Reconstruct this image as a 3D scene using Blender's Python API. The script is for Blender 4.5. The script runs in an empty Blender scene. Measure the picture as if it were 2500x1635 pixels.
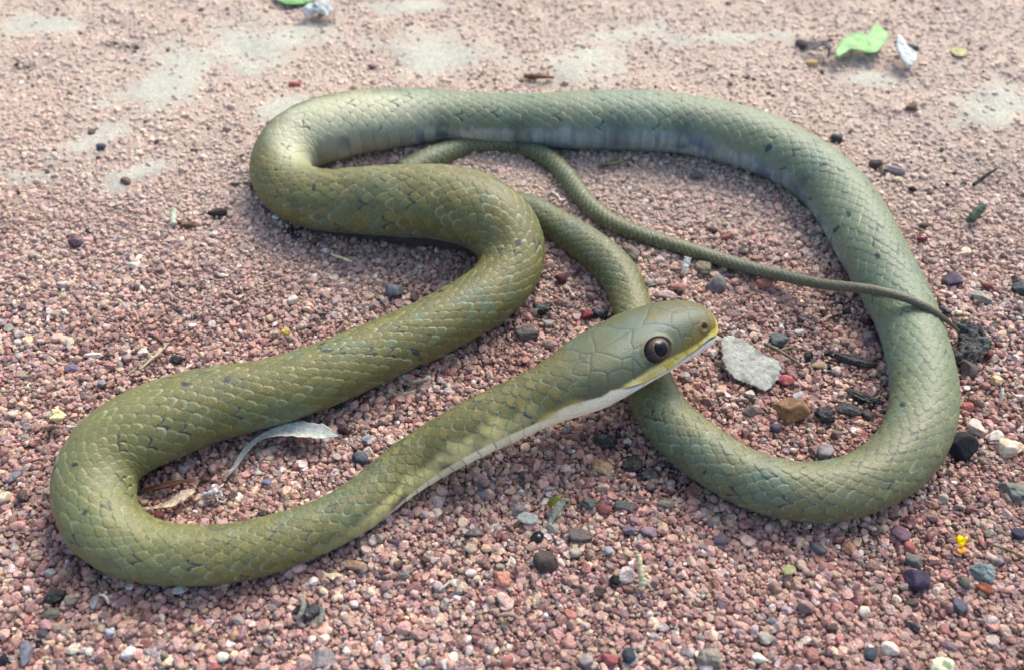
import bpy, math, random
import numpy as np
R = math.radians
SC = bpy.context.scene
COL = SC.collection

# ------------------------------------------------------------------ camera
#<CAM>
PITCH = math.radians(50.0)          # downwards
HFOV = math.radians(60.0)
D0 = 0.42
CAM = np.array([0.0, -D0 * math.cos(PITCH), D0 * math.sin(PITCH)])
FPX = 1250.0 / math.tan(HFOV / 2)   # focal length in pixels of the 2500 px wide photograph
RX = math.pi / 2 - PITCH


def at(px, py, z=0.0):
    """point of the place seen at pixel (px, py) of the photograph at height z"""
    px = np.asarray(px, float); py = np.asarray(py, float); z = np.asarray(z, float)
    dx = (px - 1250.0) / FPX; dy = -(py - 817.5) / FPX
    wy = dy * math.cos(RX) + math.sin(RX)
    wz = dy * math.sin(RX) - math.cos(RX)
    t = (z - CAM[2]) / wz
    return np.stack([CAM[0] + dx * t, CAM[1] + wy * t, z + 0 * t], -1)


def depth(p):
    p = np.asarray(p) - CAM
    return p[..., 1] * math.sin(RX) - p[..., 2] * math.cos(RX)


def project(p):
    q = np.asarray(p) - CAM
    d = q[..., 1] * math.sin(RX) - q[..., 2] * math.cos(RX)
    yc = q[..., 1] * math.cos(RX) + q[..., 2] * math.sin(RX)
    return np.stack([1250 + q[..., 0] / d * FPX, 817.5 - yc / d * FPX], -1)
#</CAM>

cam_d = bpy.data.cameras.new('camera')
cam = bpy.data.objects.new('camera', cam_d)
COL.objects.link(cam)
cam.location = CAM
cam.rotation_euler = (RX, 0, 0)
cam_d.sensor_width = 36
cam_d.sensor_fit = 'HORIZONTAL'
cam_d.lens = 18 / math.tan(HFOV / 2)
cam_d.clip_start = 0.01
cam_d.clip_end = 200
cam_d.dof.use_dof = True
cam_d.dof.focus_distance = 0.385
cam_d.dof.aperture_fstop = 8.5
SC.camera = cam

# ------------------------------------------------------------------ sky and sun
SUN_EL, SUN_AZ = 47.0, 30.0          # azimuth in degrees clockwise from +Y (away from the camera)
w = bpy.data.worlds.new('World'); SC.world = w; w.use_nodes = True
nt = w.node_tree; nt.nodes.clear()
wo = nt.nodes.new('ShaderNodeOutputWorld'); bg = nt.nodes.new('ShaderNodeBackground')
sky = nt.nodes.new('ShaderNodeTexSky'); sky.sky_type = 'NISHITA'; sky.sun_disc = False
sky.sun_elevation = R(SUN_EL); sky.sun_rotation = R(SUN_AZ)
sky.air_density = 1.0; sky.dust_density = 4.0; sky.ozone_density = 1.0
bg.inputs['Strength'].default_value = 0.15
nt.links.new(sky.outputs[0], bg.inputs[0]); nt.links.new(bg.outputs[0], wo.inputs[0])
sd = bpy.data.lights.new('sun', 'SUN'); so = bpy.data.objects.new('sun', sd); COL.objects.link(so)
sd.energy = 1.35; sd.angle = R(28); sd.color = (1.0, 0.97, 0.93)
az, el = R(SUN_AZ), R(SUN_EL)
from mathutils import Vector
sv = Vector((math.sin(az) * math.cos(el), math.cos(az) * math.cos(el), math.sin(el)))
so.rotation_euler = sv.to_track_quat('Z', 'Y').to_euler()
SC.view_settings.view_transform = 'Standard'
SC.view_settings.look = 'None'
SC.view_settings.gamma = 1.0
SC.view_settings.use_curve_mapping = False
SC.view_settings.exposure = 0.88
SC.render.engine = 'CYCLES'
SC.cycles.use_denoising = True
SC.cycles.max_bounces = 6
SC.cycles.diffuse_bounces = 4

# ------------------------------------------------------------------ helpers
#<LIB>
def hash01(a, b=0, c=0, k=0):
    a = np.asarray(a, np.int64); b = np.asarray(b, np.int64); c = np.asarray(c, np.int64)
    h = (a * 374761393 + b * 668265263 + c * 2147483647 + k * 1274126177) & 0xFFFFFFFF
    h = ((h ^ (h >> 13)) * 1274126177) & 0xFFFFFFFF
    h = ((h ^ (h >> 16)) * 2246822519) & 0xFFFFFFFF
    return ((h ^ (h >> 15)) & 0xFFFFFF) / float(0x1000000)


def vnoise(p, scale, k=0):
    """3D value noise in -1..1"""
    q = np.asarray(p, float) * scale
    i = np.floor(q).astype(np.int64); f = q - i; f = f * f * (3 - 2 * f)
    r = 0
    for dx in (0, 1):
        for dy in (0, 1):
            for dz in (0, 1):
                wgt = (f[..., 0] if dx else 1 - f[..., 0]) * (f[..., 1] if dy else 1 - f[..., 1]) * (f[..., 2] if dz else 1 - f[..., 2])
                r = r + wgt * hash01(i[..., 0] + dx, i[..., 1] + dy, i[..., 2] + dz, k)
    return r * 2 - 1


def fbm(p, scale, k=0, o=3):
    r = 0; a = 1.0; t = 0
    for i in range(o):
        r = r + a * vnoise(p, scale * 2 ** i, k + i * 17); t += a; a *= 0.5
    return r / t


def sstep(a, b, x):
    t = np.clip((np.asarray(x, float) - a) / (b - a), 0, 1)
    return t * t * (3 - 2 * t)


def lerp(a, b, t):
    t = np.asarray(t)
    if np.ndim(a) and np.ndim(t) and np.shape(np.asarray(a))[-1] == 3 and t.shape[-1:] != (3,):
        t = t[..., None]
    return np.asarray(a) * (1 - t) + np.asarray(b) * t


def mix(c, d, t):
    """colour arrays (n,3) with weights (n,)"""
    t = np.asarray(t)[..., None]
    return c * (1 - t) + np.asarray(d) * t


def srgb(r, g, b):
    c = np.array([r, g, b]) / 255.0
    return np.where(c <= 0.04045, c / 12.92, ((c + 0.055) / 1.055) ** 2.4)
#</LIB>


def mesh_np(name, v, f, cols=None, smooth=True):
    """mesh from numpy verts (n,3) and quads/tris faces (list of arrays)"""
    me = bpy.data.meshes.new(name)
    v = np.asarray(v, np.float32)
    if isinstance(f, np.ndarray):
        f = [f]
    sizes = np.concatenate([np.full(len(a), a.shape[1]) for a in f])
    loops = np.concatenate([a.ravel() for a in f]).astype(np.int32)
    me.vertices.add(len(v)); me.vertices.foreach_set('co', v.ravel())
    me.loops.add(len(loops)); me.loops.foreach_set('vertex_index', loops)
    st = np.concatenate([[0], np.cumsum(sizes)[:-1]]).astype(np.int32)
    me.polygons.add(len(sizes)); me.polygons.foreach_set('loop_start', st)
    me.polygons.foreach_set('loop_total', sizes.astype(np.int32))
    me.polygons.foreach_set('use_smooth', np.full(len(sizes), bool(smooth)))
    me.update(calc_edges=True)
    if cols is not None:
        a = me.color_attributes.new('col', 'FLOAT_COLOR', 'POINT')
        c = np.ones((len(v), 4), np.float32); c[:, :3] = cols
        a.data.foreach_set('color', c.ravel())
    return me


def link(name, me, mat=None, parent=None):
    o = bpy.data.objects.new(name, me); COL.objects.link(o)
    if mat is not None:
        me.materials.append(mat)
    if parent is not None:
        o.parent = parent
    return o


def tag(o, label=None, cat=None, group=None, kind=None):
    for k, x in (('label', label), ('category', cat), ('group', group), ('kind', kind)):
        if x:
            o[k] = x
    return o


def material(name, attr=None, color=(0.5, 0.5, 0.5), rough=0.6, spec=0.5, bump=0.0, bscale=2000.0, var=0.0,
             vscale=900.0, sss=0.0, sssr=0.001, coat=0.0, inst=False, bdist=0.0003, extra=None, sheen=0.0):
    m = bpy.data.materials.new(name); m.use_nodes = True
    nt = m.node_tree; n = nt.nodes; p = n['Principled BSDF']
    tc = n.new('ShaderNodeTexCoord')
    if attr:
        at_ = n.new('ShaderNodeAttribute'); at_.attribute_name = attr
        if inst:
            at_.attribute_type = 'INSTANCER'
        csock = at_.outputs['Color']
    else:
        rgb = n.new('ShaderNodeRGB'); rgb.outputs[0].default_value = (*color, 1); csock = rgb.outputs[0]
    if var > 0:
        nz = n.new('ShaderNodeTexNoise'); nz.inputs['Scale'].default_value = vscale; nz.inputs['Detail'].default_value = 4
        nt.links.new(tc.outputs['Object'], nz.inputs['Vector'])
        mr = n.new('ShaderNodeMapRange'); mr.inputs['From Min'].default_value = 0.3; mr.inputs['From Max'].default_value = 0.7
        mr.inputs['To Min'].default_value = 1 - var; mr.inputs['To Max'].default_value = 1 + var
        nt.links.new(nz.outputs[0], mr.inputs[0])
        mx = n.new('ShaderNodeVectorMath'); mx.operation = 'SCALE'
        nt.links.new(csock, mx.inputs[0]); nt.links.new(mr.outputs[0], mx.inputs['Scale'])
        csock = mx.outputs[0]
    nt.links.new(csock, p.inputs['Base Color'])
    p.inputs['Roughness'].default_value = rough
    p.inputs['Specular IOR Level'].default_value = spec
    if sss > 0:
        p.inputs['Subsurface Weight'].default_value = sss
        p.inputs['Subsurface Radius'].default_value = (1, 0.6, 0.45)
        p.inputs['Subsurface Scale'].default_value = sssr
    p.inputs['Coat Weight'].default_value = coat
    p.inputs['Coat Roughness'].default_value = 0.05
    p.inputs['Sheen Weight'].default_value = sheen
    if bump > 0:
        bz = n.new('ShaderNodeTexNoise'); bz.inputs['Scale'].default_value = bscale; bz.inputs['Detail'].default_value = 5
        nt.links.new(tc.outputs['Object'], bz.inputs['Vector'])
        bp = n.new('ShaderNodeBump'); bp.inputs['Strength'].default_value = bump; bp.inputs['Distance'].default_value = bdist
        nt.links.new(bz.outputs[0], bp.inputs['Height']); nt.links.new(bp.outputs[0], p.inputs['Normal'])
    if extra:
        extra(m, p, csock)
    return m

# ------------------------------------------------------------------ ground
#<GROUND>
# pale hard-packed crusts in the gravel: (px, py, half length px, half width px, angle deg)
PATCHES = [(560, 135, 250, 75, -12), (390, 215, 160, 55, -20), (240, 330, 140, 38, -22), (690, 265, 100, 36, -10),
           (1075, 130, 160, 62, 5), (1440, 165, 150, 60, -15), (1520, 80, 120, 28, -5), (700, 90, 90, 35, -20),
           (2440, 250, 140, 70, -15), (2330, 300, 60, 18, -10), (100, 60, 160, 30, 0), (1000, 20, 150, 20, 0),
           (2150, 190, 120, 22, 0), (1800, 90, 160, 22, -3), (330, 430, 120, 26, -20), (60, 430, 80, 24, 0)]
# dark crumbly soil between the grains, plus coil shade painted in as colour
SOIL_SHADE = [(1560, 1130, 60, 45), (1500, 1060, 45, 40), (1650, 1200, 70, 25), (1330, 760, 40, 35), (1290, 690, 30, 60),
        (2340, 1100, 60, 50), (2010, 880, 70, 40), (2110, 985, 70, 40), (130, 1460, 50, 40), (760, 1490, 40, 30),
        (720, 560, 70, 25), (230, 1370, 70, 30), (1470, 770, 35, 30), (70, 1560, 40, 30), (620, 450, 45, 14),
        (530, 525, 45, 20), (1690, 1180, 80, 30), (1240, 800, 30, 40), (1240, 560, 30, 20), (2050, 760, 60, 60),
        (1950, 800, 60, 40), (60, 160, 60, 20), (300, 115, 70, 14), (1990, 110, 50, 20), (2160, 420, 40, 25)]


def field(px, py, rows):
    m = np.zeros(np.shape(px))
    for r in rows:
        if len(r) == 5:
            x, y, a, b, g = r
        else:
            x, y, a, b = r; g = 0
        c, s = math.cos(math.radians(g)), math.sin(math.radians(g))
        u = ((px - x) * c + (py - y) * s) / a; v = (-(px - x) * s + (py - y) * c) / b
        m = np.maximum(m, np.exp(-(u * u + v * v)))
    return m


def ground_fields(x, y):
    P = np.stack([x, y, 0 * x], -1)
    pp = project(P)
    px = np.where(depth(P) > 0.05, pp[..., 0], -9999); py = np.where(depth(P) > 0.05, pp[..., 1], -9999)
    wob = fbm(P, 60, 3, 4)
    pat = sstep(0.25, 1.0, field(px, py, PATCHES) * 0.95 + 0.6 * wob + 0.2 * vnoise(P, 400, 5))
    so = sstep(0.35, 1.15, field(px, py, SOIL_SHADE) + 0.3 * wob + 0.2 * vnoise(P, 300, 8))
    z = 0.0016 * fbm(P, 16, 1, 3) + 0.0016 * vnoise(P, 45, 2)
    return z, pat, so, px, py


def ground_z(x, y):
    return float(ground_fields(np.array([float(x)]), np.array([float(y)]))[0][0])
#</GROUND>

gx = np.concatenate([[-40, -8, -2, -1.0], np.linspace(-0.62, 0.62, 720), [1.0, 2, 8, 40]])
gy = np.concatenate([[-40, -8, -2, -0.6], np.linspace(-0.34, 0.60, 560), [1.0, 2, 8, 40]])
X, Y = np.meshgrid(gx, gy)
gz_, pat_, soil_shade_, _, _ = ground_fields(X.ravel(), Y.ravel())
far_ = 1 - sstep(150, 900, project(np.stack([X.ravel(), np.maximum(Y.ravel(), -.2), 0 * X.ravel()], -1))[:, 1])
near = (np.abs(X.ravel()) < 0.63) & (Y.ravel() > -0.35) & (Y.ravel() < 0.61)
P = np.stack([X.ravel(), Y.ravel(), 0 * X.ravel()], -1)
gz = np.where(near, gz_ - 0.0013 + 0.0005 * fbm(P, 500, 9, 2) + 0.0019 * pat_ + 0.0012 * far_ * (1 - pat_), -0.0016)
base = np.ones((len(P), 3)) * np.array([0.11, 0.070, 0.058])
base = mix(base, [0.26, 0.19, 0.16], 0.5 + 0.5 * vnoise(P, 900, 4))
base = mix(base, srgb(196, 180, 162), far_ * 0.8)  # sheet paler further back: dusty sand plus haze put into its colour
base = mix(base, srgb(184, 186, 170), pat_ * near * 0.85)
base = mix(base, [0.035, 0.028, 0.024], soil_shade_ * near * 0.85)  # dark soil and the shade beside the coils, both in the colour
pq = project(P); dq = depth(P)
ov_ = np.where(dq > 0.05, np.maximum.reduce([-260 - pq[:, 0], pq[:, 0] - 2760, 3.0 * (-110 - pq[:, 1]), pq[:, 1] - 1900, 0 * dq]), 9e3)
outm = 1 - np.exp(-(ov_ / 330.0) ** 1.2)
base = mix(base, srgb(182, 150, 136) * 1.0, outm * 0.85)
ni, nj = len(gy), len(gx)
I = np.arange(ni * nj).reshape(ni, nj)
quads = np.stack([I[:-1, :-1].ravel(), I[:-1, 1:].ravel(), I[1:, 1:].ravel(), I[1:, :-1].ravel()], -1)
m_ground = material('packed_sand', attr='col', rough=0.9, spec=0.25, bump=0.9, bscale=1500, var=0.25, vscale=700, bdist=0.0008)
g = link('ground', mesh_np('ground', np.stack([P[:, 0], P[:, 1], gz], -1), quads, base), m_ground)
tag(g, kind='structure')

# ------------------------------------------------------------------ rocks and grains
def ico(sub):
    t = (1 + 5 ** 0.5) / 2
    v = [(-1, t, 0), (1, t, 0), (-1, -t, 0), (1, -t, 0), (0, -1, t), (0, 1, t), (0, -1, -t), (0, 1, -t), (t, 0, -1), (t, 0, 1), (-t, 0, -1), (-t, 0, 1)]
    f = [(0, 11, 5), (0, 5, 1), (0, 1, 7), (0, 7, 10), (0, 10, 11), (1, 5, 9), (5, 11, 4), (11, 10, 2), (10, 7, 6), (7, 1, 8),
         (3, 9, 4), (3, 4, 2), (3, 2, 6), (3, 6, 8), (3, 8, 9), (4, 9, 5), (2, 4, 11), (6, 2, 10), (8, 6, 7), (9, 8, 1)]
    v = [np.array(a, float) / np.linalg.norm(a) for a in v]
    for _ in range(sub):
        cache = {}; nf = []
        def mid(a, b):
            k = (min(a, b), max(a, b))
            if k not in cache:
                m = v[a] + v[b]; v.append(m / np.linalg.norm(m)); cache[k] = len(v) - 1
            return cache[k]
        for a, b, c in f:
            x, y, z = mid(a, b), mid(b, c), mid(c, a)
            nf += [(a, x, z), (b, y, x), (c, z, y), (x, y, z)]
        f = nf
    return np.array(v), np.array(f)


ICO = {k: ico(k) for k in (2, 3, 4)}


def rock_shape(rng, sub=3, planes=12, sharp=9.0, rough=0.04, rs=2.0):
    """rounded many-faced stone of about unit radius: soft minimum over cutting planes"""
    n, f = ICO[sub]
    pd = rng.normal(size=(planes, 3)); pd /= np.linalg.norm(pd, axis=1)[:, None]
    off = rng.uniform(0.58, 1.0, planes)
    dots = n @ pd.T
    rr = np.where(dots > 0.05, off / np.maximum(dots, 0.05), 20.0)
    rr = np.concatenate([rr, np.full((len(n), 1), 1.12)], 1)
    r = (np.sum(rr ** -sharp, 1)) ** (-1 / sharp)
    if rough:
        r = r * (1 + rough * fbm(n + rng.uniform(0, 50), rs, 1, 4))
    return n * r[:, None], f


rg = np.random.default_rng(11)
protos = bpy.data.collections.new('gravel_grain_shapes')


def grain_extra(m, p, cs):
    n = m.node_tree.nodes; l = m.node_tree.links
    p.inputs['Roughness'].default_value = 0.42


m_grain = material('quartz_grain', attr='col', inst=True, rough=0.42, spec=0.5, bump=0.35, bscale=3.0, var=0.28, vscale=1.3, bdist=0.12)
for i in range(14):
    v, f = rock_shape(rg, 3, rg.integers(8, 13), 24, 0.03, 3)
    v = v * np.array([1.0, rg.uniform(0.72, 0.98), rg.uniform(0.6, 0.85)])
    me = mesh_np('grain', v, f, smooth=True); me.materials.append(m_grain)
    o = bpy.data.objects.new('grain', me); protos.objects.link(o)

CL = {'pink': srgb(190, 154, 140), 'salmon': srgb(184, 136, 122), 'tan': srgb(198, 174, 146), 'red': srgb(142, 84, 74),
      'mauve': srgb(140, 114, 114), 'grey': srgb(146, 144, 138), 'white': srgb(225, 215, 202), 'brown': srgb(124, 94, 84),
      'slate': srgb(98, 102, 114), 'black': srgb(44, 44, 48), 'maroon': srgb(108, 60, 64), 'soil': srgb(40, 36, 36)}


def scatter(cell, smin, smax, mean, sig, drop=0.0, zoff=0.0, k=0, zj=0.4):
    xs = np.arange(-0.80, 0.80, cell); ys = np.arange(-0.36, 0.80, cell)
    x, y = np.meshgrid(xs, ys); x = x.ravel(); y = y.ravel()
    x = x + rg.uniform(-.5, .5, len(x)) * cell; y = y + rg.uniform(-.5, .5, len(x)) * cell
    z, pat, soil, px, py = ground_fields(x, y)
    over = np.maximum.reduce([-260 - px, px - 2760, 3.0 * (-110 - py), py - 1900, 0 * px])
    keep = rg.random(len(x)) < np.exp(-(over / 330.0) ** 1.2)          # thins out well away from the snake
    keep &= rg.random(len(x)) > drop
    # fewer loose grains on the crusts
    keep &= rg.random(len(x)) > pat * 0.8
    x, y, z, pat, soil, py = (a[keep] for a in (x, y, z, pat, soil, py))
    s = np.clip(mean * np.exp(sig * rg.normal(size=len(x))), smin, smax)
    s = s * (1.12 - 0.22 * (1 - sstep(200, 1100, py))) * (1 - 0.25 * soil) * (1 + 0.1 * vnoise(np.stack([x, y, 0 * x], -1), 40, 30 + k))
    z = z + zoff + rg.uniform(-zj, zj, len(x)) * s
    return x, y, z, s, pat, soil, py


def grain_colours(x, y, s, pat, soil, py):
    P = np.stack([x, y, 0 * x], -1)
    n = len(x)
    names = ['pink', 'salmon', 'tan', 'red', 'mauve', 'grey', 'white', 'brown', 'slate', 'black', 'maroon']
    w_ = np.array([0.33, 0.15, 0.19, 0.045, 0.14, 0.07, 0.055, 0.10, 0.012, 0.008, 0.035])
    W = np.tile(w_, (n, 1))
    a = fbm(P, 30, 40, 3)
    W[:, 3] *= np.exp(1.6 * a); W[:, 1] *= np.exp(1.2 * a); W[:, 7] *= np.exp(1.2 * a)
    W[:, 5] *= np.exp(-1.5 * a); W[:, 6] *= np.exp(-1.2 * a)
    far = 1 - sstep(250, 1000, py)          # dustier and paler further back, with distant haze put into the colour
    W[:, 2] *= 1 + 1.6 * far; W[:, 6] *= 1 + 1.2 * far; W[:, 3] *= 1 - 0.5 * far; W[:, 10] *= 1 - 0.6 * far
    W /= W.sum(1, keepdims=True)
    c = np.cumsum(W, 1); u = rg.random(n)
    idx = (u[:, None] > c).sum(1).clip(0, len(names) - 1)
    pal = np.array([CL[k_] for k_ in names])
    col = pal[idx] * 0.95 * np.exp(0.26 * rg.normal(size=n))[:, None] * (1 + 0.05 * rg.normal(size=(n, 3)))
    mv = fbm(P, 26, 47, 3)
    col = col * (1 + 0.30 * mv * (1 - 0.6 * far))[:, None]
    col = col * mix(np.ones((n, 3)), np.array([0.92, 0.77, 0.74]), sstep(0.1, 0.5, -mv) * (1 - far))
    dust_haze = np.clip(0.34 + 0.50 * far + 0.20 * fbm(P, 14, 50, 3), 0.05, 0.95)
    col = mix(col, mix(np.ones((n, 3)) * srgb(172, 138, 127), srgb(214, 192, 175), far), dust_haze * 0.85)
    col = mix(col, srgb(190, 188, 172), pat * 0.65)
    sm = (rg.random(n) < soil * 0.5)  # dark grains where the soil and the painted-in shade lie
    col = np.where(sm[:, None], pal[9] * 1.3 * np.exp(0.5 * rg.normal(size=n))[:, None], col)
    return np.clip(col, 0.01, 0.85)


lay = [scatter(0.00145, 0.0004, 0.0012, 0.00072, 0.26, 0, -0.0010, 0),
       scatter(0.0021, 0.0006, 0.0024, 0.00116, 0.34, 0.12, -0.0004, 1),
       scatter(0.0052, 0.0012, 0.0030, 0.00165, 0.26, 0.40, -0.0001, 2, 0.25)]
dk = scatter(0.0075, 0.0008, 0.0030, 0.0014, 0.35, 0.55, 0.0003, 3, 0.2)
dsel = vnoise(np.stack([dk[0], dk[1], 0 * dk[0]], -1), 45, 66) + 0.5 * rg.normal(size=len(dk[0])) > 0.45
dk = tuple(a_[dsel] for a_ in dk)
lay.append(dk)
gxv, gyv, gzv, gs, gpat, gsoil_shade, gpy = (np.concatenate(a) for a in zip(*lay))
gcol = grain_colours(gxv, gyv, gs, gpat, gsoil_shade, gpy)
nd_ = len(dk[0])
gcol[-nd_:] = srgb(92, 72, 66) * np.exp(0.45 * rg.normal(size=nd_))[:, None]
# ------------------------------------------------------------------ the snake
#<SNAKE>
K = 2500 / 2380.0
# head and neck: pixel position of the centre line, height of the centre (m), seen width (px)
NECK = [(1741, 791, .0320, 60), (1690, 801, .0328, 120), (1613, 821, .0332, 160), (1477, 887, .0322, 175),
        (1400, 933, .0300, 160), (1330, 966, .0275, 152), (1248, 1003, .0235, 150), (1145, 1052, .0190, 145)]
# body: (x, y, width) in 2380-wide pixels, extra height (m), roll (deg)
BODY = [(990, 1058, 132, .002, 30), (912, 1112, 124, 0, 28), (838, 1172, 120, 0, 20), (740, 1225, 122, 0, 6), (612, 1268, 134, 0, 0),
        (475, 1290, 142, 0, 0), (365, 1285, 146, 0, 0), (283, 1255, 160, 0, 0), (232, 1205, 178, 0, 0), (218, 1145, 186, 0, 0),
        (228, 1085, 194, 0, 0), (268, 1034, 200, 0, 0), (340, 992, 200, 0, 0), (430, 958, 190, 0, 0), (520, 932, 174, 0, 0),
        (630, 911, 160, 0, 0), (755, 870, 156, 0, 0), (882, 815, 148, 0, 0), (1005, 760, 146, 0, 0), (1105, 706, 143, 0, 0),
        (1168, 655, 142, 0, 0), (1190, 605, 148, .001, 0), (1180, 550, 166, .003, 0), (1130, 500, 182, .005, 0),
        (1035, 470, 182, .006, 0), (925, 466, 174, .005, 0), (815, 466, 160, .002, -5), (728, 462, 148, .001, -10),
        (668, 432, 138, 0, -20), (652, 385, 138, 0, -34), (690, 330, 150, 0, -44), (770, 298, 160, 0, -42), (860, 282, 152, 0, -34),
        (1000, 270, 132, 0, -22), (1100, 274, 124, 0, -20), (1200, 278, 126, 0, -22), (1300, 280, 138, 0, -28),
        (1400, 279, 143, 0, -30), (1500, 281, 145, 0, -30), (1600, 291, 143, 0, -26), (1692, 311, 145, 0, -22),
        (1775, 337, 146, 0, -18), (1845, 370, 146, 0, -15), (1905, 409, 147, 0, -14), (1955, 460, 150, 0, -12),
        (1995, 522, 155, 0, -12), (2030, 590, 153, 0, -12), (2070, 662, 147, 0, -12), (2108, 740, 144, 0, -12),
        (2134, 820, 145, 0, -10), (2148, 900, 147, 0, -6), (2142, 975, 149, 0, -3), (2105, 1050, 150, 0, 0),
        (2028, 1110, 147, 0, 0), (1930, 1140, 145, 0, 0), (1840, 1139, 140, 0, 0), (1735, 1110, 139, 0, 0),
        (1645, 1056, 134, 0, 0), (1570, 995, 128, 0, 0), (1522, 930, 116, 0, 0), (1492, 820, 101, 0, 0), (1466, 702, 87, 0, 0),
        (1436, 634, 92, 0, 0), (1378, 580, 88, 0, 0), (1302, 528, 76, 0, 0), (1225, 484, 70, 0, 0), (1130, 470, 66, -.001, 0),
        (1030, 482, 64, -.001, 0), (945, 470, 62, -.001, 0), (920, 430, 60, -.001, 0), (955, 393, 60, 0, 0), (1020, 361, 56, 0, 0),
        (1092, 336, 46, 0, 0), (1162, 331, 42, 0, 0), (1228, 343, 43, 0, 0), (1283, 374, 45, 0, 0), (1328, 425, 45, 0, 0),
        (1369, 478, 43, 0, 0), (1440, 527, 40, 0, 0), (1532, 559, 37, 0, 0), (1612, 583, 36, 0, 0), (1715, 615, 34, .001, 0),
        (1816, 640, 31, .006, 0), (1918, 662, 27, .015, 0), (2018, 672, 24, .0240, 0), (2095, 689, 21, .0262, 0),
        (2160, 717, 17, .0245, 0), (2213, 755, 10, .017, 0), (2232, 772, 5, .013, 0)]

FL = 0.87                                  # bodies are a little wider than tall


def control():
    pts, rad, roll = [], [], []
    for x, y, z, wd in NECK:
        p = at(x, y, z); pts.append(p); rad.append(wd / 2 * depth(p) / FPX); roll.append(20 if x < 1700 else 10)
    for x, y, wd, dz, ro in BODY:
        r = 0.015
        for _ in range(8):
            p = at(x * K, y * K, max(r * 0.86, 0.0015) - 0.0012 + dz); r = wd * K / 2 * depth(p) / FPX
        pts.append(p); rad.append(r); roll.append(ro)
    roll[:8] = [0, 0, 0, 3, 8, 16, 24, 27]
    return np.array(pts), np.array(rad), np.array(roll, float)


def catmull(P, n=24):
    Q = np.vstack([2 * P[0] - P[1], P, 2 * P[-1] - P[-2]])
    out = []
    for i in range(1, len(Q) - 2):
        p0, p1, p2, p3 = Q[i - 1:i + 3]
        t = np.linspace(0, 1, n, endpoint=False)[:, None]
        # centripetal knots
        d = [max(np.linalg.norm(b[:3] - a[:3]), 1e-6) ** 0.5 for a, b in ((p0, p1), (p1, p2), (p2, p3))]
        m1 = (p2 - p1) + d[1] * ((p1 - p0) / d[0] - (p2 - p0) / (d[0] + d[1]))
        m2 = (p2 - p1) + d[1] * ((p3 - p2) / d[2] - (p3 - p1) / (d[1] + d[2]))
        a = 2 * (p1 - p2) + m1 + m2; b = -3 * (p1 - p2) - 2 * m1 - m2
        out.append(a * t ** 3 + b * t ** 2 + m1 * t + p1)
    out.append(P[-1:])
    return np.vstack(out)


def gsmooth(a, sig):
    n = int(sig * 3) + 1
    k = np.exp(-0.5 * (np.arange(-n, n + 1) / sig) ** 2); k /= k.sum()
    pad = np.concatenate([2 * a[:1] - a[n:0:-1], a, 2 * a[-1:] - a[-2:-n - 2:-1]])
    if a.ndim == 1:
        return np.convolve(pad, k, 'valid')
    return np.stack([np.convolve(pad[:, i], k, 'valid') for i in range(a.shape[1])], 1)


def snake_path():
    P, r, ro = control()
    Q = catmull(np.column_stack([P, r, ro]))
    s = np.concatenate([[0], np.cumsum(np.linalg.norm(np.diff(Q[:, :3], axis=0), axis=1))])
    su = np.arange(0, s[-1], 0.001)
    Q = np.stack([np.interp(su, s, Q[:, i]) for i in range(5)], 1)
    Q[:, :3] = gsmooth(Q[:, :3], 5); Q[:, 3] = gsmooth(Q[:, 3], 8); Q[:, 4] = gsmooth(Q[:, 4], 14)
    s = np.concatenate([[0], np.cumsum(np.linalg.norm(np.diff(Q[:, :3], axis=0), axis=1))])
    return s, Q


HEADL = 0.088
HROLL = -23.0


def head_profile(s):
    """half width, height above and depth below the axis (m) along the head, s from the snout"""
    mm = s * 1000
    a = np.interp(mm, [0, .4, 1.2, 2.5, 5, 8, 12, 18, 24, 30, 38, 46, 54, 62, 70, 80, 90],
                  [0, 3.6, 6.2, 8.3, 10.6, 12.0, 13.2, 14.6, 15.5, 16.2, 16.9, 17.6, 18.2, 17.8, 16.6, 14.8, 13.9])
    u = np.interp(mm, [0, .4, 1.2, 2.5, 5, 8, 12, 18, 24, 30, 38, 46, 54, 62, 70, 80, 90],
                  [0, 3.2, 5.4, 7.4, 9.4, 10.8, 12.0, 13.0, 13.5, 13.6, 13.4, 13.0, 13.0, 12.8, 12.6, 12.3, 12.2])
    d = np.interp(mm, [0, .4, 1.2, 2.5, 5, 8, 12, 18, 24, 30, 38, 46, 54, 62, 70, 80, 90],
                  [0, 2.2, 3.8, 5.4, 7.2, 8.4, 9.6, 11.4, 12.6, 13.2, 13.3, 13.2, 13.0, 12.6, 12.2, 11.9, 11.8])
    return a / 1000, u / 1000, d / 1000


EYE_S, EYE_A = 0.0365, 68.0        # where the eye sits: distance from the snout, angle from the crown
EYE_R = 0.0074
NOS_S, NOS_A = 0.0107, 63.0
NROW = 13
PHV = 116.0


def scale_field(U, V, nrow):
    """imbricate scales: d = distance in scale lengths to the free rear edge of the scale on top, winner ids and across offset"""
    best = np.full(U.shape, 9.0); bj = np.zeros(U.shape, np.int64); bi = np.zeros(U.shape, np.int64); bb = np.zeros(U.shape)
    j0 = np.floor(V)
    for dj in (0, 1):
        j = j0 + dj
        b = V - j
        off = 0.5 * np.mod(j, 2)
        tip = 0.5 - 0.5 * np.abs(b) ** 2.5
        x = tip + off - U
        d = x - np.floor(x)
        i = np.round(U + d - tip - off).astype(np.int64)
        take = d < best
        best = np.where(take, d, best); bj = np.where(take, j, bj); bi = np.where(take, i, bi); bb = np.where(take, b, bb)
    return best, bi, bj, bb


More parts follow.
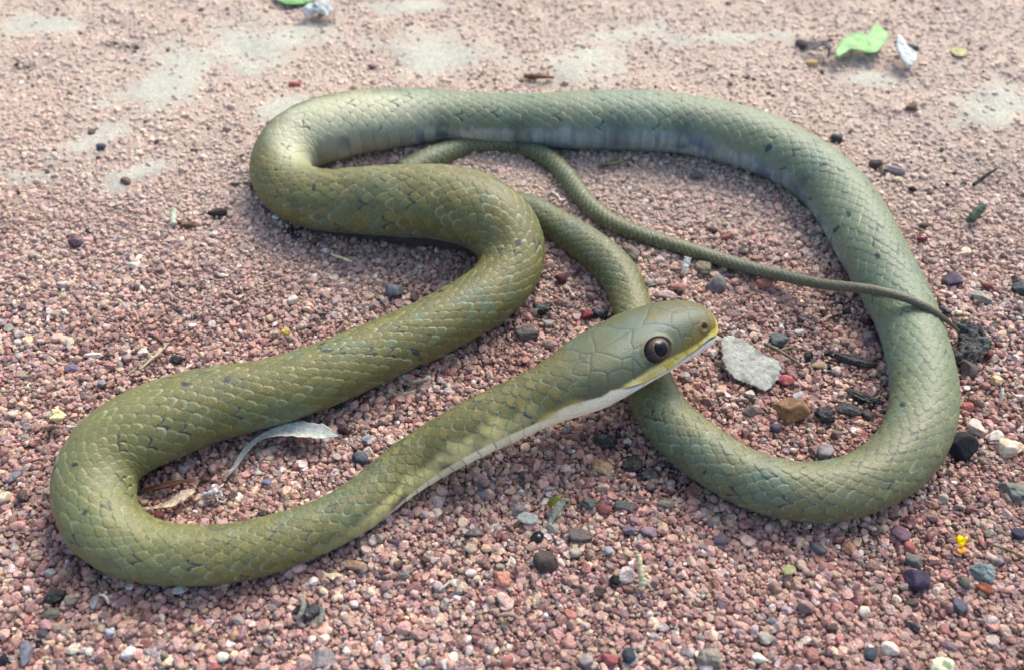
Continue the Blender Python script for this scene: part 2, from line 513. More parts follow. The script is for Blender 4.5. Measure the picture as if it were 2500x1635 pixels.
def snake_surface():
    sp, Q = snake_path()
    L = sp[-1]
    # sampling along the length: fine on the head, the rest 0.5 mm
    s_head = np.concatenate([[0.00002], 0.0045 * (np.linspace(0, 1, 26)[1:]) ** 2])
    ss = np.concatenate([s_head, np.arange(0.0048, HEADL, 0.00028), np.arange(HEADL, L * 0.76, 0.00050), np.arange(L * 0.76, L - 0.0004, 0.00048)])
    # angles: finer on the back and sides than on the belly
    x = np.linspace(-1, 1, 208, endpoint=False)
    th = np.degrees(math.pi * (x * 0.80 + 0.20 * x ** 3 * 1.0))
    C = np.stack([np.interp(ss, sp, Q[:, i]) for i in range(3)], 1)
    r = np.interp(ss, sp, Q[:, 3]); roll = np.interp(ss, sp, Q[:, 4])
    T = np.gradient(Q[:, :3], axis=0); T = gsmooth(T, 5); T /= np.linalg.norm(T, axis=1)[:, None]
    T = np.stack([np.interp(ss, sp, T[:, i]) for i in range(3)], 1); T /= np.linalg.norm(T, axis=1)[:, None]
    S = np.cross(T, [0, 0, 1.0]); S /= np.linalg.norm(S, axis=1)[:, None]
    N = np.cross(S, T)
    # the head is turned a little on its side, its right cheek up
    rho = np.radians(HROLL) * (1 - sstep(0.07, 0.19, ss))[:, None]
    S, N = S * np.cos(rho) + N * np.sin(rho) * 1.0, N * np.cos(rho) - S * np.sin(rho)
    hw = 1 - sstep(0.062, HEADL, ss)
    a_, u_, d_ = head_profile(ss)
    A = lerp(r, a_, hw); UP = lerp(r * FL, u_, hw); DN = lerp(r * 0.87, d_, hw)
    # the skin frame rolls, the flattening does not; head frame rolls a little towards the camera
    S_, TH = np.meshgrid(ss, th, indexing='ij')
    W = hw[:, None]
    thr = np.radians(TH)
    e = 1 - 0.16 * W                                     # squarer section on the head
    c = np.cos(thr); s_ = np.sin(thr)
    cc = np.sign(c) * np.abs(c) ** e; sn = np.sign(s_) * np.abs(s_) ** e
    x1 = A[:, None] * sn; z1 = np.where(c > 0, UP[:, None], DN[:, None]) * cc
    PHI = (TH - roll[:, None] * (1 - W) + 180) % 360 - 180
    P = C[:, None, :] + x1[..., None] * S[:, None, :] + z1[..., None] * N[:, None, :]
    nx = sn / np.maximum(A[:, None], 1e-5); nz = cc / np.maximum(np.where(c > 0, UP, DN) if False else np.where(c > 0, UP[:, None], DN[:, None]), 1e-5)
    nn = nx[..., None] * S[:, None, :] + nz[..., None] * N[:, None, :]
    nn /= np.linalg.norm(nn, axis=-1)[..., None]
    return dict(ss=ss, th=th, S=S_, TH=TH, PHI=PHI, P=P, N=nn, R=r, W=hw, C=C, T=T, SD=S, UPV=N, x1=x1, z1=z1, L=L, A=A)
#</SNAKE>
#<PAINT>
SPOTS = [(503, 912, 22, 9), (560, 928, 9, 9), (208, 1250, 9, 9), (182, 1132, 8, 5), (766, 458, 6, 10), (1267, 595, 10, 7),
         (1076, 713, 12, 6), (800, 856, 18, 6), (788, 840, 9, 5), (1012, 856, 14, 5), (1862, 1166, 8, 20), (2141, 625, 7, 8), (2205, 987, 6, 9),
         (2013, 400, 10, 5), (2071, 521, 5, 9), (1081, 310, 22, 16), (1513, 306, 30, 20), (1667, 312, 26, 20), (1262, 322, 22, 14),
         (1960, 445, 20, 14), (527, 1292, 20, 4), (457, 942, 14, 6), (1880, 360, 10, 5), (2040, 560, 7, 6), (1595, 1350, 4, 4)]


def paint(G):
    P = G['P']; sh = P.shape[:2]
    s = np.repeat(G['ss'][:, None], sh[1], 1); W = np.repeat(G['W'][:, None], sh[1], 1)
    Rr = np.repeat(G['R'][:, None], sh[1], 1); PHI = G['PHI']
    Lsc = 0.0078 * np.clip(G['R'] / 0.0145, 0.3, 1.0) ** 0.85
    U = np.concatenate([[0], np.cumsum(np.diff(G['ss']) / (0.5 * (Lsc[1:] + Lsc[:-1])))])
    U = np.repeat(U[:, None], sh[1], 1)
    U = U + 0.16 * vnoise(P, 90, 60) + 0.07 * vnoise(P, 280, 61)
    x = np.abs(PHI) / PHV
    g_ = x * 1.40 - 0.40 * x * x
    nrow = np.where(s < 1.50, np.interp(s, [0, .19, .27, .34, 1.12, 1.22, 1.30], [15, 15, 20, 23, 23, 18, 15]), 8)
    V = np.sign(PHI) * nrow / 2 * g_ + 0.13 * vnoise(P, 110, 62)
    d, i, j, b = scale_field(U, V, nrow)
    ab = np.abs(b)
    dmax = (0.5 - 0.5 * ab ** 2.5) - (0.5 - 0.5 * (1 - ab) ** 2.5) + 0.5
    tail = s > 1.50
    n0_ = fbm(P, 260, 12, 2)
    PV = PHV - 15 * sstep(0.66, 0.76, s) * (1 - sstep(0.98, 1.08, s)) * (PHI > 0)
    vj = (9 * n0_ + 8 * (hash01(np.floor(U).astype(int), 8, 0, 4) - 0.5)) * (PV < PHV - 1)
    vent = sstep(PV - 3 - 9 * (PV < PHV - 1), PV + 3 + 3 * (PV < PHV - 1), np.abs(PHI) + vj)
    rnd = hash01(i, j, 0, 5); rnd2 = hash01(i, j, 0, 6)
    # ventral plates
    uv = U - np.floor(U); dv = 1 - uv
    t = 0.00038 * np.clip(Rr / 0.0145, 0.5, 1.1) * np.interp(s, [0, .2, .3, .7, 1.1, 1.25, 1.5, 1.55], [1.2, 1.2, 1.05, .9, .9, 1.15, 1.1, 1.0])
    tilt = 0.85 + 1.0 * (rnd - 0.5)
    ew = np.clip(0.0006 / np.repeat(Lsc[:, None], sh[1], 1), 0.06, 0.3)
    hs = t * (np.clip(1 - d, 0, 1) * tilt * sstep(0, ew * 1.15, d) + 0.38 * (1 - ab ** 2) * sstep(0, 0.25, d)) + t * 0.25 * (rnd2 - 0.5)
    hv = t * 0.9 * (1 - dv) * sstep(0, 0.08, dv)
    h = hs * (1 - vent) + hv * vent
    h = h * (1 - W)
    # slight lumps of the flesh under the skin
    h = h + (1 - W) * Rr * (0.024 * fbm(P, 55, 70, 2) + 0.05 * fbm(P, 16, 71, 2))
    # skin gathers into cross folds on the inside of the bends
    T = G['T']; ds = np.gradient(G['ss'])
    kv = np.gradient(T, axis=0) / ds[:, None]
    kv = gsmooth(kv, 20)
    inn_ = np.sum(G['N'] * kv[:, None, :], -1) * Rr
    fold = sstep(0.32, 0.8, inn_) * (1 - W)
    fo = fbm(np.stack([s * 420 + 0.6 * vnoise(P, 120, 5), PHI / 38, 0 * s], -1), 1.0, 72, 2)
    h = h - 0.0006 * fold * np.abs(fo)
    h = h + (1 - W) * (s < 1.5) * Rr * 0.02 * np.exp(-(PHI / 16) ** 2)
    # ------------- colour
    n1 = fbm(P, 32, 80, 3); n2 = fbm(P, 120, 83, 2); n3 = fbm(P, 800, 86, 2)
    olive = np.array([0.124, 0.122, 0.036]); teal = np.array([0.080, 0.125, 0.075]); ochre = np.array([0.155, 0.122, 0.024])
    pale = np.array([0.33, 0.38, 0.24]); dark = np.array([0.022, 0.036, 0.040])
    c = np.ones((*sh, 3)) * olive
    c = mix(c, teal, (0.5 + 0.3 * sstep(0.30, 0.40, s) + 0.2 * sstep(0.6, 0.8, s)) * sstep(-0.1, 0.6, 1.3 * n1 + 0.6 * n2 + 0.3 * (rnd - 0.5)))
    c = c * (1 + 0.22 * fbm(P, 22, 81, 3))[..., None]
    stria = vnoise(np.stack([U * 1.2, V * 9, 0 * U], -1), 1.0, 77)
    cen = sstep(0.08, 0.35, d) * (1 - sstep(0.55, 0.95, d / np.maximum(dmax, .2))) * (1 - ab ** 2)
    c = mix(c, ochre, cen * (0.35 + 0.9 * (rnd2 - 0.4)).clip(0, .85))
    c = c * (1 + 0.42 * (rnd[..., None] - 0.5)) * (1 + 0.12 * n3[..., None]) * (1 + 0.10 * stria[..., None])
    # region tints by distance along the body
    def reg(a, b_, f=0.04):
        return sstep(a - f, a + f, s) * (1 - sstep(b_ - f, b_ + f, s))
    bend = reg(0.24, 0.33) * 0.55
    c = mix(c, np.array([0.19, 0.205, 0.085]), bend * sstep(-0.6, 0.6, n1 + .4))
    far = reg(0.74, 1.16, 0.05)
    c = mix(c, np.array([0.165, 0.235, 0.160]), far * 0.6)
    midz = reg(1.16, 1.30) * 0.3
    c = mix(c, np.array([0.13, 0.165, 0.115]), midz)
    c = mix(c, np.array([0.085, 0.10, 0.045]), reg(1.36, 1.9) * 0.5)
    # flank paler
    fl = sstep(78, 112, np.abs(PHI) + 8 * n2)
    topleft = reg(0.655, 0.77, 0.03) * sstep(0, 50, PHI + 10 * n2)
    c = mix(c, np.array([0.52, 0.52, 0.34]), topleft * 0.82)
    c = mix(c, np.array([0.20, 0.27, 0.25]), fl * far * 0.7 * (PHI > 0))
    c = mix(c, np.array([0.17, 0.21, 0.16]), fl * 0.30 * (1 - far))
    neck = 1 - sstep(0.14, 0.20, s)
    nf = sstep(68, 88, -PHI + 14 * n2) * sstep(0.080, 0.11, s) * (1 - sstep(0.15, 0.20, s))
    c = mix(c, np.array([0.66, 0.60, 0.24]), nf * 0.9 * sstep(-0.6, 0.2, fbm(P, 150, 45, 2)))
    # scale edges and skin between
    e1 = (1 - sstep(0.35 * ew, 1.05 * ew, d)) * (1 - 0.75 * ab ** 2) * sstep(0.15, 0.55, hash01(i, j, 0, 9) * 0.8 + 0.6 * fbm(P, 60, 88, 3) + 0.22)
    c = mix(c, pale, e1 * np.where(tail, 0.7, 0.52) * (1 - vent) * 1.0)
    gap = dmax - d
    e2 = (1 - sstep(0.2 * ew, 0.95 * ew, gap)) * sstep(0.2, 0.9, 0.45 + 0.6 * fbm(P, 45, 90, 2) + 0.4 * (rnd2 - 0.5))
    c = mix(c, dark, e2 * np.interp(s, [0, .2, .26, 1.1, 1.2, 1.35, 1.6], [1, .95, .55, .45, .9, .95, .7]) * (1 - vent))
    gapm = (hash01(i, j, 0, 21) > 0.955) & (s > 0.09)
    c = mix(c, np.array([0.014, 0.024, 0.036]), gapm * (1 - sstep(0.10, 0.26, gap)) * (1 - vent) * 0.85)
    h = h - t * 0.5 * gapm * (1 - sstep(0.10, 0.26, gap))
    palem = (hash01(i, j, 0, 22) > 0.93) & (s > 0.09)
    c = mix(c, pale, palem * (1 - sstep(0.0, 0.30, d)) * (1 - vent) * 0.5)
    # belly
    vc = np.ones((*sh, 3)) * np.array([0.25, 0.33, 0.33])
    vc = vc * (1 + 0.25 * vnoise(np.stack([U * 5, PHI / 60, 0 * U], -1), 1.0, 55))[..., None]
    vc = mix(vc, np.array([0.42, 0.44, 0.36]), reg(0.6, 0.80, 0.03))
    vc = mix(vc, np.array([0.86, 0.84, 0.56]), neck)
    vc = mix(vc, np.array([0.55, 0.44, 0.08]), neck * sstep(0.1, 0.6, n1 + 0.5 * n2) * 0.8)
    vh = hash01(np.floor(U).astype(int), 3, 0, 4)
    vc = vc * (0.8 + 0.4 * vh[..., None])
    vc = mix(vc, np.array([0.07, 0.12, 0.19]), (1 - neck) * sstep(0.25, 0.8, 0.8 * n2 + 0.4 * n1 + 0.9 * (vh - 0.4)) * 0.8)
    vc = mix(vc, np.array([0.10, 0.13, 0.17]), (1 - sstep(0.0, 0.12, dv)) * 0.75)
    vc = mix(vc, olive, sstep(0.12, 0.3, s) * (1 - far) * 0.45)
    c = mix(c, vc, vent)
    c = mix(c, np.array([0.085, 0.070, 0.045]), tail * sstep(1.66, 1.84, s) * 0.7)
    # bluish black spots, each where one scale shows dark skin
    pp = project(P)
    facing = np.sum(G['N'] * (CAM - P), -1) > 0
    for (sx, sy, ra, rb) in SPOTS:
        q = (pp[..., 0] - sx) ** 2 + (pp[..., 1] - sy) ** 2 + np.where(facing & (depth(P) < 2), 0, 1e9)
        k = np.unravel_index(np.argmin(q), sh); c0 = P[k]; mmpx = depth(c0) / FPX
        v_ = P - c0
        near_ = np.sum(v_ * v_, -1) < (0.02) ** 2
        a1 = v_[..., 0] / (ra * mmpx); b1 = v_[..., 1] / (rb * mmpx * 1.3)
        rr_ = np.sqrt(a1 ** 2 + b1 ** 2) * (1 + 0.5 * vnoise(P, 420, 31)); m = 1 - sstep(0.65, 1.0, rr_) if max(ra, rb) < 19 else np.exp(-rr_ ** 2) * near_ * (v_[..., 2] > -0.012)
        c = mix(c, np.array([0.012, 0.022, 0.036]), np.clip(m, 0, 1) * (0.9 if max(ra, rb) < 19 else 0.45))
    # ------------- head
    ax = G['x1']; az_ = G['z1']
    hc = np.ones((*sh, 3)) * np.array([0.092, 0.104, 0.048])
    hc = mix(hc, np.array([0.095, 0.135, 0.098]), sstep(-0.2, 0.6, n1 + 0.5 * n2 + 0.3 * vnoise(P, 200, 33)))
    hc = mix(hc, np.array([0.125, 0.105, 0.028]), sstep(0.0, 0.5, fbm(P, 70, 95, 3)) * 0.75)
    zm = mouth_z(s)
    dz = az_ - zm
    snout = 1 - sstep(0.004, 0.020, s)
    hc = mix(hc, np.array([0.20, 0.15, 0.025]), (1 - sstep(0.022, 0.034, s)) * (1 - sstep(0.004, 0.0125, dz)) * 0.85)
    lip_h = np.interp(s, [0, .004, .010, .016, .022, .028, .034, .042, .048, .054, .060], [.0060, .0050, .0036, .0036, .0044, .0064, .0074, .0070, .0056, .0036, .0020])
    lip = 1 - sstep(lip_h * 0.65, lip_h, dz + 0.0004 * n2)
    hc = mix(hc, np.array([0.68, 0.63, 0.27]), lip * (1 - sstep(0.050, 0.060, s)))
    tipm = (1 - sstep(0.0020, 0.0052, s + 0.0006 * n2)) * (1 - sstep(0.003, 0.009, az_))
    hc = mix(hc, np.array([0.68, 0.54, 0.12]), tipm)
    hc = mix(hc, np.array([0.62, 0.48, 0.04]), lip * sstep(-0.1, 0.4, fbm(P, 260, 97, 2)) * 0.75)
    chin = 1 - sstep(-0.0003, 0.0002, dz)
    back = sstep(0.050, 0.072, s)
    zc = np.interp(s, [.055, .061, .065, .069, .074, .078, .084, .091], [-.0020, .0006, -.0004, .0003, .0010, .0010, 0, -.0013])
    chin = np.where(s > 0.055, 1 - sstep(-0.0006, 0.0006, az_ - zc + 0.0007 * n2), chin)
    hc = mix(hc, np.array([0.88, 0.88, 0.78]), chin)
    endm = 0.0560
    mline = np.exp(-(dz / 0.00055) ** 2) * (1 - sstep(endm - 0.002, endm, s)) * sstep(0.0002, 0.0012, s)
    hc = mix(hc, np.array([0.012, 0.012, 0.012]), np.clip(mline * 1.2, 0, 1))
    h = h - mline * 0.0009 * W + 0.0004 * W * np.exp(-((dz - 0.0012) / 0.0007) ** 2) * (s < endm)
    h = h + W * 0.0004 * sstep(0, 0.0012, -dz) * (s < endm) * 0
    # seams between the lower lip scales and, further back, between the throat scales
    q1 = np.abs((s * 1000 + 0.35 * (dz * 1000)) % 7.0 - 3.5)
    seam = np.exp(-(q1 / 0.28) ** 2) * (dz < -0.0004) * (dz > -0.0042) * (s < 0.056)
    sl = np.abs((dz * 1000 + 4.4)); seam = np.maximum(seam, np.exp(-(sl / 0.25) ** 2) * (s < 0.056) * (s > 0.006))
    q2 = np.abs((s * 1000 + 1.2 * az_ * 1000) % 4.6 - 2.3); q3 = np.abs((s * 1000 - 1.6 * az_ * 1000) % 6.2 - 3.1)
    seam = np.maximum(seam, 0.7 * np.maximum(np.exp(-(q2 / 0.26) ** 2), np.exp(-(q3 / 0.26) ** 2)) * (s > 0.058) * chin)
    hc = mix(hc, np.array([0.22, 0.25, 0.22]), np.clip(seam, 0, 1) * 0.55)
    h = h - 0.00016 * seam * W
    # plates of the crown and the cheeks
    pl = plate_lines(s, G['TH'])
    hc = mix(hc, np.array([0.018, 0.028, 0.026]), np.clip(pl, 0, 1) * 0.46 * (1 - 0.75 * chin))
    h = h - 0.00012 * np.clip(pl, 0, 1) * W - 0.00007 * np.clip(pl, 0, 1) ** 0.12 * W
    # eyes and nostrils
    for sg in (-1, 1):
        e0, en = head_point(G, EYE_S, sg * EYE_A)
        upd = np.array([0, 0, 1.0]) - en * en[2]; upd /= np.linalg.norm(upd)
        dv_ = P - e0; kz = dv_ @ upd
        dist = np.sqrt(np.sum(dv_ ** 2, -1) + kz ** 2 * (1 / EYE_Q ** 2 - 1))
        inn = 1 - sstep(EYE_CAP * 0.90, EYE_CAP * 1.03, dist)
        rim = np.exp(-((dist - EYE_CAP * 1.13) / 0.0009) ** 2)
        h = h - inn * 0.0028 + rim * np.where(kz > 0, 0.0005, 0.0002)
        hc = mix(hc, np.array([0.012, 0.014, 0.016]), np.exp(-((dist - EYE_CAP * 1.02) / 0.00065) ** 2) * 0.9)
        hc = mix(hc, np.array([0.18, 0.16, 0.05]), np.exp(-((dist - EYE_CAP * 1.22) / 0.0010) ** 2) * 0.5 * (az_ > 0.004))
        q0, qn = head_point(G, NOS_S, sg * NOS_A)
        dist = np.linalg.norm(P - q0, axis=-1)
        hc = mix(hc, np.array([0.09, 0.04, 0.012]), np.exp(-(dist / 0.0032) ** 2) * 0.75)
        hc = mix(hc, np.array([0.006, 0.004, 0.003]), np.exp(-(dist / 0.0011) ** 2))
        h = h - 0.0011 * np.exp(-(dist / 0.0011) ** 2) + 0.0003 * np.exp(-((dist - 0.0021) / 0.0007) ** 2)
    Wc = 1 - sstep(0.068, 0.080, s + 0.003 * n2)
    # nape scales start where the plates end
    c = mix(c, hc, Wc)
    back_h = hs * (1 - Wc) * W
    h = h + back_h * (1 - vent)
    # chin line continues into the white throat
    thr_ = (1 - sstep(-0.0006, 0.0006, az_ - zc)) * sstep(0.05, 0.06, s) * (1 - sstep(0.090, 0.105, s))
    c = mix(c, np.array([0.87, 0.86, 0.62]), thr_ * 0.92)
    yb = np.exp(-((az_ - zc) / 0.0016) ** 2) * sstep(0.066, 0.075, s) * (1 - sstep(0.092, 0.105, s)) * sstep(-0.3, 0.3, fbm(P, 130, 44, 2))
    c = mix(c, np.array([0.55, 0.46, 0.08]), yb * 0.8)
    return h, np.clip(c, 0.003, 0.88)


def mouth_z(s):
    return np.interp(s, [0, .004, .008, .011, .016, .022, .031, .0387, .0465, .055, .07], [-.0012, -.0008, -.0004, -.0012, -.0030, -.0045, -.0065, -.0065, -.0057, -.0027, -.0027])


EYE_CAP = 0.0061
EYE_Q = 0.76


def head_point(G, s, ang):
    k = np.argmin(np.abs(G['ss'] - s)); m = np.argmin(np.abs(G['th'] - ang))
    return G['P'][k, m], G['N'][k, m]


PLATES = [
    [(39.8, -2), (35.0, -2), (33.6, -2), (30.8, -2)],
    [(39.8, -2), (36.7, -2), (32.0, 9.0), (28.3, 19.0), (26.4, 28.0), (23.8, 38.0), (23.8, 52.0)],
    [(17.7, -2), (22.2, 2.0), (26.4, 28.0)],
    [(14.6, 2.0), (16.0, 23.0), (16.0, 40.0)],
    [(22.4, 2.0), (18.8, 3.0), (14.6, 2.0), (6.2, -2.0)],
    [(9.0, -2), (14.6, 2.0)],
    [(5.6, 1.0), (6.8, 34.0), (7.9, 57.0), (10.4, 71.0)],
    [(16.0, 40.0), (12.1, 38.0)],
    [(16.0, 40.0), (18.5, 56.0), (21.9, 52.0), (23.6, 61.0), (23.8, 69.0)],
    [(18.5, 56.0), (17.4, 64.0), (18.5, 72.0)],
    [(29.7, 74.0), (26.6, 86.0)],
    [(22.4, 76.0), (19.4, 96.0)],
    [(15.4, 72.0), (13.8, 81.0)],
    [(34.8, 81.0), (32.0, 99.0)],
    [(42.3, 71.0), (45.1, 69.0), (46.2, 71.0), (50.2, 76.0)],
    [(44.3, 61.0), (42.3, 71.0), (39.8, 72.0)],
    [(39.8, -2), (41.8, 5.0), (44.8, 16.0), (45.7, 31.0), (42.0, 32.0)],
    [(46.0, 29.0), (47.9, 45.0), (46.0, 67.0), (46.0, 72.0)],
    [(54.9, -2), (58.3, -1.0), (55.8, 13.0), (52.1, 35.0), (47.4, 41.0)],
    [(61.6, 6.0), (64.4, 26.0), (67.8, 45.0), (68.4, 65.0)],
    [(64.7, 26.0), (62.2, 31.0), (60.0, 40.0), (60.0, 46.0), (57.7, 45.0), (54.1, 48.0), (50.2, 62.0), (50.7, 71.0), (50.4, 76.0)],
    [(60.0, 46.0), (61.4, 61.0), (62.5, 67.0)],
    [(52.1, 35.0), (54.1, 48.0)],
    [(48.2, 43.0), (50.2, 61.0)],
    [(52.1, -2), (54.9, -2), (58.8, -2.0), (61.6, 6.0)],
    [(62.2, -2), (65.0, 3.0), (62.8, 12.0)],
    [(70.3, 16.0), (68.4, 26.0), (65.8, 32.0)],
    [(70.3, 16.0), (68.1, 5.0), (65.0, 3.0)],
    [(72.3, 26.0), (72.6, 40.0), (68.1, 48.0)],
    [(72.8, 40.0), (73.1, 54.0), (72.0, 61.0)],
    [(72.0, 61.0), (68.4, 65.0)],
    [(47.4, -2), (46.8, -2), (47.4, -2), (43.4, 1.0)],
    [(39.8, 0), (60, 0)],
]


def plate_lines(s, th):
    m = np.zeros(s.shape)
    if not PLATES:
        return m
    sel = s < 0.08
    S = s[sel] * 1000; A = np.abs(th[sel] + 16); out = np.zeros(S.shape)
    for pl in PLATES:
        for (s0, a0), (s1, a1) in zip(pl[:-1], pl[1:]):
            k = 0.27                                     # mm per degree, about
            dx, dy = s1 - s0, (a1 - a0) * k; ll = dx * dx + dy * dy + 1e-9
            t = np.clip(((S - s0) * dx + (A - a0) * k * dy) / ll, 0, 1)
            dd = np.hypot(S - s0 - t * dx, (A - a0) * k - t * dy)
            out = np.maximum(out, np.exp(-(dd / 0.24) ** 2))
    m[sel] = out
    return m
#</PAINT>


G = snake_surface()
hgt, scol = paint(G)
V3 = G['P'] + G['N'] * hgt[..., None]
ni, nj = V3.shape[:2]
I = np.arange(ni * nj).reshape(ni, nj)
J = np.roll(I, -1, 1)
quads = np.stack([I[:-1].ravel(), I[1:].ravel(), J[1:].ravel(), J[:-1].ravel()], -1)
verts = V3.reshape(-1, 3)
tip0 = verts[I[0]].mean(0); tip1 = verts[I[-1]].mean(0)
verts = np.vstack([verts, tip0, tip1]); n0 = ni * nj
tri = np.concatenate([np.stack([np.full(nj, n0), I[0], J[0]], -1), np.stack([np.full(nj, n0 + 1), J[-1], I[-1]], -1)])
cols = np.vstack([scol.reshape(-1, 3), scol[0].mean(0), scol[-1].mean(0)])
m_skin = material('snake_skin', attr='col', rough=0.47, spec=0.5, bump=0.7, bscale=1700, var=0.16, vscale=1500, bdist=0.0003)
snake = bpy.data.objects.new('snake', None); COL.objects.link(snake)
link('body', mesh_np('body', verts, [quads, tri], cols), m_skin, snake)
tag(snake, 'long olive green snake with a yellow lip, coiled loosely on the gravel', 'snake')

m_eye = material('eye_iris', attr='col', rough=0.35, spec=0.2, coat=0.22, var=0.35, vscale=1400)
m_eye.node_tree.nodes['Principled BSDF'].inputs['Coat Roughness'].default_value = 0.02
m_pupil = material('eye_pupil', color=(0.004, 0.005, 0.007), rough=0.06, spec=0.2, coat=0.0)
for sg in (-1, 1):
    e0, en = head_point(G, EYE_S, sg * EYE_A)
    R_ = 0.0082; pro = R_ - math.sqrt(R_ ** 2 - EYE_CAP ** 2)
    ctr = e0 - en * (R_ - pro) - en * 0.0002
    fwd = -G['T'][60]; axis = en + 0.10 * fwd; axis /= np.linalg.norm(axis)
    a1 = np.cross(axis, [0, 0, 1.0]); a1 /= np.linalg.norm(a1); a2 = np.cross(axis, a1)
    def cap(r0, rmax, nr, cfun, q_):
        """part of the flattened eyeball; rmax is the reach seen from the front, q_ flattens the outline"""
        nt_ = 48; tt = np.linspace(0, 2 * math.pi, nt_, endpoint=False)
        rho = np.sin(np.linspace(0, math.pi / 2, nr)) * rmax
        A_, T_ = np.meshgrid(rho, tt, indexing='ij')
        X = A_ * np.cos(T_) / r0; Y = A_ * q_ * np.sin(T_) / (EYE_Q * r0)
        Z = np.sqrt(np.clip(1 - X * X - Y * Y, 0, 1))
        v = ctr + r0 * (Z[..., None] * axis + X[..., None] * a1 + (Y * EYE_Q)[..., None] * a2)
        I = np.arange(nr * nt_).reshape(nr, nt_); J = np.roll(I, -1, 1)
        q = np.stack([I[:-1].ravel(), J[:-1].ravel(), J[1:].ravel(), I[1:].ravel()], -1)
        rr_ = np.hypot(A_ * np.cos(T_), A_ * q_ * np.sin(T_)) / r0
        cc = cfun(np.degrees(np.arcsin(np.clip(rr_, 0, 1))), T_, A_ / rmax) if cfun else None
        return v.reshape(-1, 3), q, cc
    def iris(A_, T_, E_):
        c = np.ones((*A_.shape, 3)) * np.array([0.052, 0.026, 0.016])
        c = mix(c, [0.018, 0.016, 0.018], 0.5 + 0.5 * np.sin(T_ * 2 + 1))
        c = mix(c, [0.085, 0.055, 0.036], np.exp(-((A_ - 30) / 5) ** 2) * 0.5)
        c = mix(c, [0.36, 0.26, 0.16], np.exp(-((A_ - 24.0) / 0.9) ** 2) * 0.7)
        c = mix(c, [0.008, 0.009, 0.012], sstep(0.66, 0.76, E_))
        return c.reshape(-1, 3)
    v, q, cc = cap(R_, R_ * 0.999, 60, iris, EYE_Q)
    e = link('eye', mesh_np('eye', v, q, cc), m_eye, snake)
    v, q, _ = cap(R_ + 0.00006, R_ * math.sin(R(23.0)), 12, None, 1.0)
    link('pupil', mesh_np('pupil', v, q), m_pupil, e)
# ------------------------------------------------------------------ gravel as one mass of grains
sk = G['C'][::6]; skr = G['A'][::6]
keep = np.ones(len(gxv), bool)
for q, rr in zip(sk, skr):
    m_ = (np.abs(gxv - q[0]) < rr) & (np.abs(gyv - q[1]) < rr)
    idx = np.nonzero(m_)[0]
    if q[2] < rr * 1.25:
        dd = np.hypot(gxv[idx] - q[0], gyv[idx] - q[1])
        keep[idx[dd < rr * 0.55]] = False
# the body has pressed in a little and pushed up a low bank of grains
bank = np.zeros(len(gxv))
for q, rr in zip(sk, skr):
    if q[2] < rr * 1.25 and rr > 0.003:
        idx = np.nonzero((np.abs(gxv - q[0]) < rr * 2.2) & (np.abs(gyv - q[1]) < rr * 2.2))[0]
        dd = np.hypot(gxv[idx] - q[0], gyv[idx] - q[1])
        bank[idx] = np.maximum(bank[idx], np.exp(-((dd - rr * 0.95) / (0.35 * rr)) ** 2) * min(rr / 0.013, 1))
gzv = gzv + 0.0012 * bank * (0.4 + 0.6 * hash01((gxv * 90).astype(int), (gyv * 90).astype(int)))
gp = np.stack([gxv, gyv, gzv], -1)[keep]
pm = bpy.data.meshes.new('gravel')
pm.vertices.add(len(gp)); pm.vertices.foreach_set('co', gp.astype(np.float32).ravel())
a = pm.attributes.new('size', 'FLOAT', 'POINT'); a.data.foreach_set('value', gs[keep].astype(np.float32))
a = pm.attributes.new('turn', 'FLOAT_VECTOR', 'POINT')
n_ = len(gp)
rot = np.stack([rg.normal(0, 0.45, n_), rg.normal(0, 0.45, n_), rg.uniform(0, 6.283, n_)], -1)
a.data.foreach_set('vector', rot.astype(np.float32).ravel())
a = pm.attributes.new('pick', 'INT', 'POINT'); a.data.foreach_set('value', rg.integers(0, 14, n_).astype(np.int32))
a = pm.attributes.new('col', 'FLOAT_COLOR', 'POINT')
c4 = np.ones((n_, 4), np.float32); c4[:, :3] = gcol[keep]; a.data.foreach_set('color', c4.ravel())
print('grains', n_)
gravel = link('gravel', pm, m_grain)
tag(gravel, 'pinkish quartz gravel covering the ground', None, None, 'stuff')
ng = bpy.data.node_groups.new('gravel_scatter', 'GeometryNodeTree')
ng.interface.new_socket('Geometry', in_out='INPUT', socket_type='NodeSocketGeometry')
ng.interface.new_socket('Geometry', in_out='OUTPUT', socket_type='NodeSocketGeometry')
gi = ng.nodes.new('NodeGroupInput'); go = ng.nodes.new('NodeGroupOutput')
iop = ng.nodes.new('GeometryNodeInstanceOnPoints'); ci = ng.nodes.new('GeometryNodeCollectionInfo')
ci.inputs['Collection'].default_value = protos; ci.inputs['Separate Children'].default_value = True
ci.inputs['Reset Children'].default_value = True
def named(nm, ty):
    n = ng.nodes.new('GeometryNodeInputNamedAttribute'); n.data_type = ty; n.inputs['Name'].default_value = nm
    return n.outputs['Attribute']
iop.inputs['Pick Instance'].default_value = True
L_ = ng.links.new
L_(gi.outputs[0], iop.inputs['Points']); L_(ci.outputs[0], iop.inputs['Instance'])
L_(named('pick', 'INT'), iop.inputs['Instance Index'])
er = ng.nodes.new('FunctionNodeEulerToRotation'); L_(named('turn', 'FLOAT_VECTOR'), er.inputs[0]); L_(er.outputs[0], iop.inputs['Rotation'])
L_(named('size', 'FLOAT'), iop.inputs['Scale'])
L_(iop.outputs[0], go.inputs[0])
md = gravel.modifiers.new('scatter', 'NODES'); md.node_group = ng
